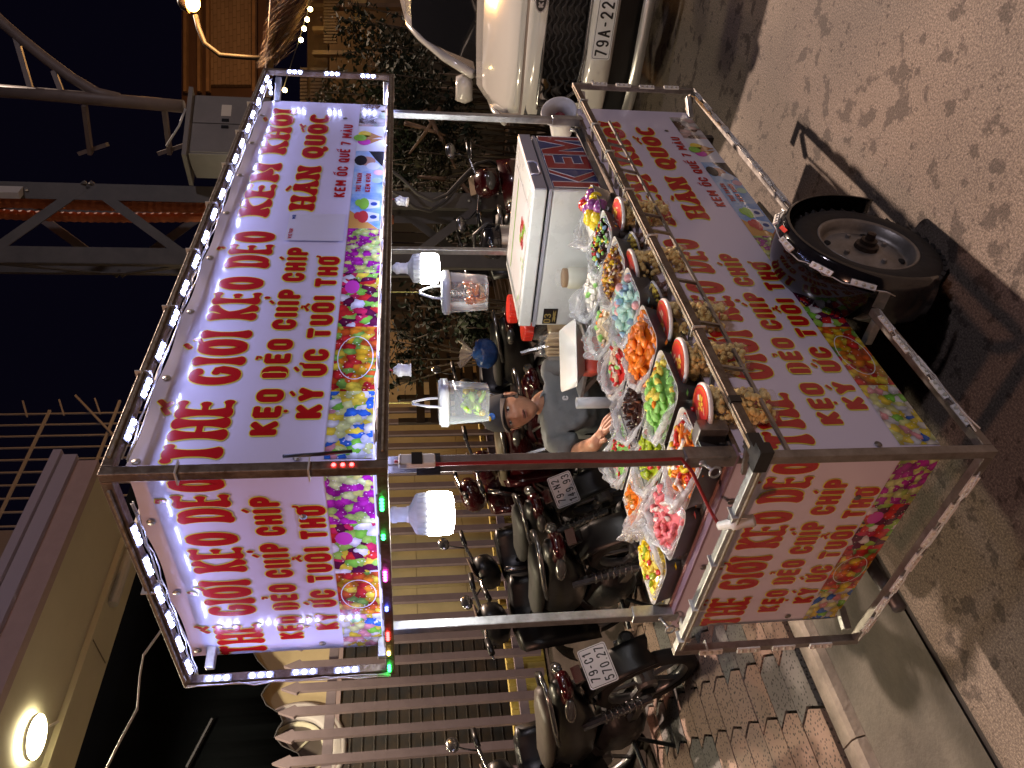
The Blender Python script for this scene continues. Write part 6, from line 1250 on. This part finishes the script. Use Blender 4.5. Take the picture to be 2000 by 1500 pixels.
for i, (x, y, t_, rr_, n, m, lb) in enumerate(((660, 195, 7.6, .42, 351, 2, 'leafy shrub high beside the right end of the canopy'), (745, 180, 7.4, .40, 351, 1, 'dark leafy shrub over the white car mirror'), (800, 265, 7.2, .45, 390, 1, 'leafy shrub just right of the front right post'), (850, 310, 6.8, .42, 351, 2, 'thin yellowish shrub above the red motorbike'), (790, 330, 7.4, .40, 312, 0, 'dark shrub behind the lattice pole'), (850, 600, 7.6, .55, 468, 0, 'dark shrub behind the slatted pallets'), (790, 700, 8.0, .55, 468, 0, 'dark shrub behind the empty lamp holder'), (930, 640, 6.6, .28, 420, 1, 'small green plant above the blue bag'), (700, 60, 8.4, .5, 351, 0, 'dark shrub before the lit wooden house'), (815, 170, 7.0, .55, 507, 0, 'dark low shrub right behind the car mirror'), (880, 250, 6.9, .5, 429, 0, 'dark low shrub behind the red motorbike'), (900, 420, 7.2, .5, 390, 0, 'dark low shrub between the pole legs'), (770, 110, 7.8, .55, 468, 0, 'dark shrub above the car roof pillar'))):
    p = aD(x, y, t_); shrub(lb, p, (rr_, rr_, rr_ * .85), n, leafm[m], .085)
# bare branches lit by the lamp
br_ = thing('branch_heap', 'bare brown branches leaning among the shrubs', 'branches', (0, 0, 0))
for a, b in (((790, 240), (870, 265)), ((860, 210), (800, 300)), ((870, 350), (815, 345)), ((895, 350), (940, 420)), ((830, 215), (890, 330))): MB().tube([aD(*a, 6.6), aD((a[0] + b[0]) / 2 + 4, (a[1] + b[1]) / 2, 6.6), aD(*b, 6.6)], [.022, .018, .010], 6).obj('branch', woodl, br_, True)
# back wall / dark hedge line so that the yard has a ground to stand against
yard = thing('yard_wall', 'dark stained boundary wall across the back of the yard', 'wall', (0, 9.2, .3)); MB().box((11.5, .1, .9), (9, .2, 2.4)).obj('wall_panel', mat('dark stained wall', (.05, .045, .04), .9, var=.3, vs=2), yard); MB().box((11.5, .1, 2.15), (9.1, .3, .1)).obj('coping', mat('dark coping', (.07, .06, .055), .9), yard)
bf_ = thing('board_fence', 'dark upright board fence closing the yard behind the shrubs', 'fence', (9.3, 1.75, gz(3.0)))
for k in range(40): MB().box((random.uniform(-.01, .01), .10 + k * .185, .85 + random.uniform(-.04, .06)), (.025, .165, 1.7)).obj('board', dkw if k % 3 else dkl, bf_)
for z in (.4, 1.35): MB().box((.035, 3.8, z), (.04, 7.6, .08)).obj('fence_rail', dkw, bf_)
# wooden house on the right
hx = aD(640, 150, 10.0)
wh = thing('timber_house', 'warm lit timber house with slatted shutters at the top right', 'house', (0, 0, 0))
def panel(x0, x1, y0, y1, t_, m, nm, d=.06):
    """board whose face spans these photo pixels at distance t_"""
    a, b, c = aD(x0, y0, t_), aD(x1, y0, t_), aD(x0, y1, t_); e1, e2 = (b - a), (c - a); n_ = e1.cross(e2).normalized(); n_ = n_ if n_.dot(a - CAM) > 0 else -n_
    vs = [a, a + e1, a + e1 + e2, a + e2]; vs += [v + n_ * d for v in vs]
    return MB().add(vs, [(0, 1, 2, 3), (4, 7, 6, 5), (0, 4, 5, 1), (1, 5, 6, 2), (2, 6, 7, 3), (3, 7, 4, 0)]).obj(nm, m, wh)
def brickmat():
    m = bpy.data.materials.new('pale brick facing'); n, l, p = nodes_of(m); tc = n.new('ShaderNodeTexCoord'); bt = n.new('ShaderNodeTexBrick'); bt.inputs['Scale'].default_value = 3.2; bt.inputs['Color1'].default_value = (.22, .15, .10, 1); bt.inputs['Color2'].default_value = (.18, .12, .08, 1); bt.inputs['Mortar'].default_value = (.12, .08, .05, 1); mp = n.new('ShaderNodeMapping'); mp.inputs['Rotation'].default_value = (PI / 2, 0, 0); l.new(tc.outputs['Object'], mp.inputs[0]); l.new(mp.outputs[0], bt.inputs[0]); l.new(bt.outputs[0], p.inputs['Base Color']); p.inputs['Roughness'].default_value = .8; return m
bz = brickmat(); br2 = mat('brown render', (.07, .035, .025), .8, var=.15, vs=2)
panel(355, 520, -160, 205, 15.2, br2, 'gable_wall', .3); panel(405, 490, -160, 165, 15.0, bz, 'brick_facing', .15)
for x in (358, 385, 402, 492): panel(x, x + 6, -160, 178, 14.9, woodl, 'roof_edge', .1)
for y in (0, 45, 92): panel(610, 800, y + 6, y + 14, 9.6, woodl if y else wood, 'beam', .1)
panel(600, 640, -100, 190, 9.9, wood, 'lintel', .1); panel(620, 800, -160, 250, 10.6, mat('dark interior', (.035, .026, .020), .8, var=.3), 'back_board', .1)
for k in range(11): y = 132 + k * 7; panel(586, 600, y, y + 5, 9.3, wood, 'shutter_slat', .03); panel(606, 636, y, y + 5, 9.32, wood, 'shutter_slat', .03)
for k in range(16): y = -10 + k * 6; panel(632, 655 + random.randint(0, 6), y, y + 4, 9.5, wood, 'railing_slat', .03)
panel(690, 715, -60, 70, 9.8, mat('amber lit curtain', (.40, .28, .10), .7, var=.3, vs=4), 'curtain', .03)
# straw thatch
th = MB(); thm = mat('dry straw', (.34, .20, .10), .75, c2=(.12, .06, .03), vs=9)
for k in range(1700):
    y = random.uniform(-60, 135); x0 = 522 + (135 - y) * .36 + random.uniform(-26, 14) * (1 + (135 - y) / 160); t_ = 9.4 + random.uniform(-.3, .3); L_ = random.uniform(.5, 1.2); a = aD(x0, y, t_); b = aD(x0 + 42 * L_ + random.uniform(-12, 12), y - 52 * L_ + random.uniform(-14, 14), t_ - .1); s_, u_ = frame_of(b - a); w_ = .009
    th.add([a, (a + b) / 2 + s_ * w_, b, (a + b) / 2 - s_ * w_], [(0, 1, 2, 3)])
tt = thing('thatch_eave', 'shaggy straw thatch hanging from the eave of the timber house', 'thatch', (0, 0, 0)); tag(th.obj('straw', thm, tt), kind='stuff'); MB().tube([aD(525, 150, 9.4), aD(540, -80, 9.4)], .05, 8).obj('eave_pole', wood, tt)
# small warm bulbs on a string
sl_ = thing('bulb_string', 'string of small warm bulbs along the thatch', 'fairy lights', (0, 0, 0)); bl_pts = [(608, -12), (606, 18), (600, 38), (594, 56), (588, 78), (556, 176)]
MB().tube([aD(x - 4, y, 9.1) for x, y in bl_pts], .006, 5).obj('flex', cable_m, sl_, True); wb = emat('warm bulb', (1.0, .72, .25), 16.0)
for x, y in bl_pts: MB().ball(aD(x, y, 9.1), .028, 10, 7).obj('bulb', wb, sl_, True)
# street lamp with sodium light at the top edge
sl2 = thing('street_lamp', 'orange street lamp on a curved bracket at the top edge', 'street lamp', (0, 0, 0)); MB().tube([aD(x, y, 10.5) for x, y in ((545, 116), (480, 112), (430, 108), (400, 85), (388, 55), (382, 30))], .035, 8).obj('bracket', mat('dark bracket', (.03, .027, .025), .6), sl2, True)
MB().ball(aD(376, 5, 10.5), (.12, .12, .10), 14, 8).obj('lamp_glass', emat('sodium lamp', (1.0, .42, .08), 22.0), sl2, True); MB().lathe([(.14, .06), (.10, .16), (.02, .2)], 14, Matrix.Translation(aD(376, 5, 10.5))).obj('lamp_hood', pm_, sl2, True)
lt = bpy.data.lights.new('street_lamp_light', 'POINT'); lt.energy = 120; lt.color = (1.0, .48, .16); lt.shadow_soft_size = .12; lo = bpy.data.objects.new('street_lamp_light', lt); col.objects.link(lo); lo.location = aD(376, 5, 10.3) + V((-.2, -.2, -.3))
# assumed street lamp, unseen, added left beyond the frame for the salmon light
lq = V((-5.2, .9, 0)); sl3 = thing('street_lamp', 'assumed tall street lamp on the left kerb, unseen, its head over the road', 'street lamp', lq); MB().tube([(0, .6, 0), (0, .6, 5.2), (0, .35, 5.6), (0, -.3, 5.7)], [.06, .05, .04, .04], 10).obj('pole', pm_, sl3, True); MB().box((0, -.55, 5.69), (.18, .5, .08)).obj('lamp_head', pm_, sl3, bevel=.02)
MB().box((0, -.55, 5.645), (.13, .40, .008)).obj('lamp_glass', emat('assumed salmon lamp', (1.0, .55, .36), 30.0), sl3)
lt2 = bpy.data.lights.new('assumed_left_light', 'SPOT'); lt2.energy = 250; lt2.color = (1.0, .50, .34); lt2.spot_size = math.radians(150); lt2.spot_blend = .5; lt2.shadow_soft_size = .15; lo2 = bpy.data.objects.new('assumed_left_light', lt2); col.objects.link(lo2); lo2.location = lq + V((0, -.55, 5.60))

# unseen fill lamp added across the road, in place of lit shopfronts
lq = V((.6, -8.6, 0)); sl4 = thing('street_lamp', 'added fill lamp across the road, unseen behind the viewer', 'street lamp', lq); MB().tube([(0, -.6, 0), (0, -.6, 6.2), (0, -.3, 6.6), (0, .3, 6.7)], [.06, .05, .04, .04], 10).obj('pole', pm_, sl4, True); MB().box((0, .55, 6.69), (.18, .5, .08)).obj('lamp_head', pm_, sl4, bevel=.02)
MB().box((0, .55, 6.645), (.13, .40, .008)).obj('lamp_glass', emat('pale fill lamp', (1.0, .84, .86), 20.0), sl4)
lt3 = bpy.data.lights.new('fill_lamp_light', 'SPOT'); lt3.energy = 250; lt3.color = (.95, .86, 1.0); lt3.spot_size = math.radians(150); lt3.spot_blend = .5; lt3.shadow_soft_size = .35; lo3 = bpy.data.objects.new('fill_lamp_light', lt3); col.objects.link(lo3); lo3.location = lq + V((0, .55, 6.6)); lo3.rotation_euler = (math.radians(25), 0, 0)
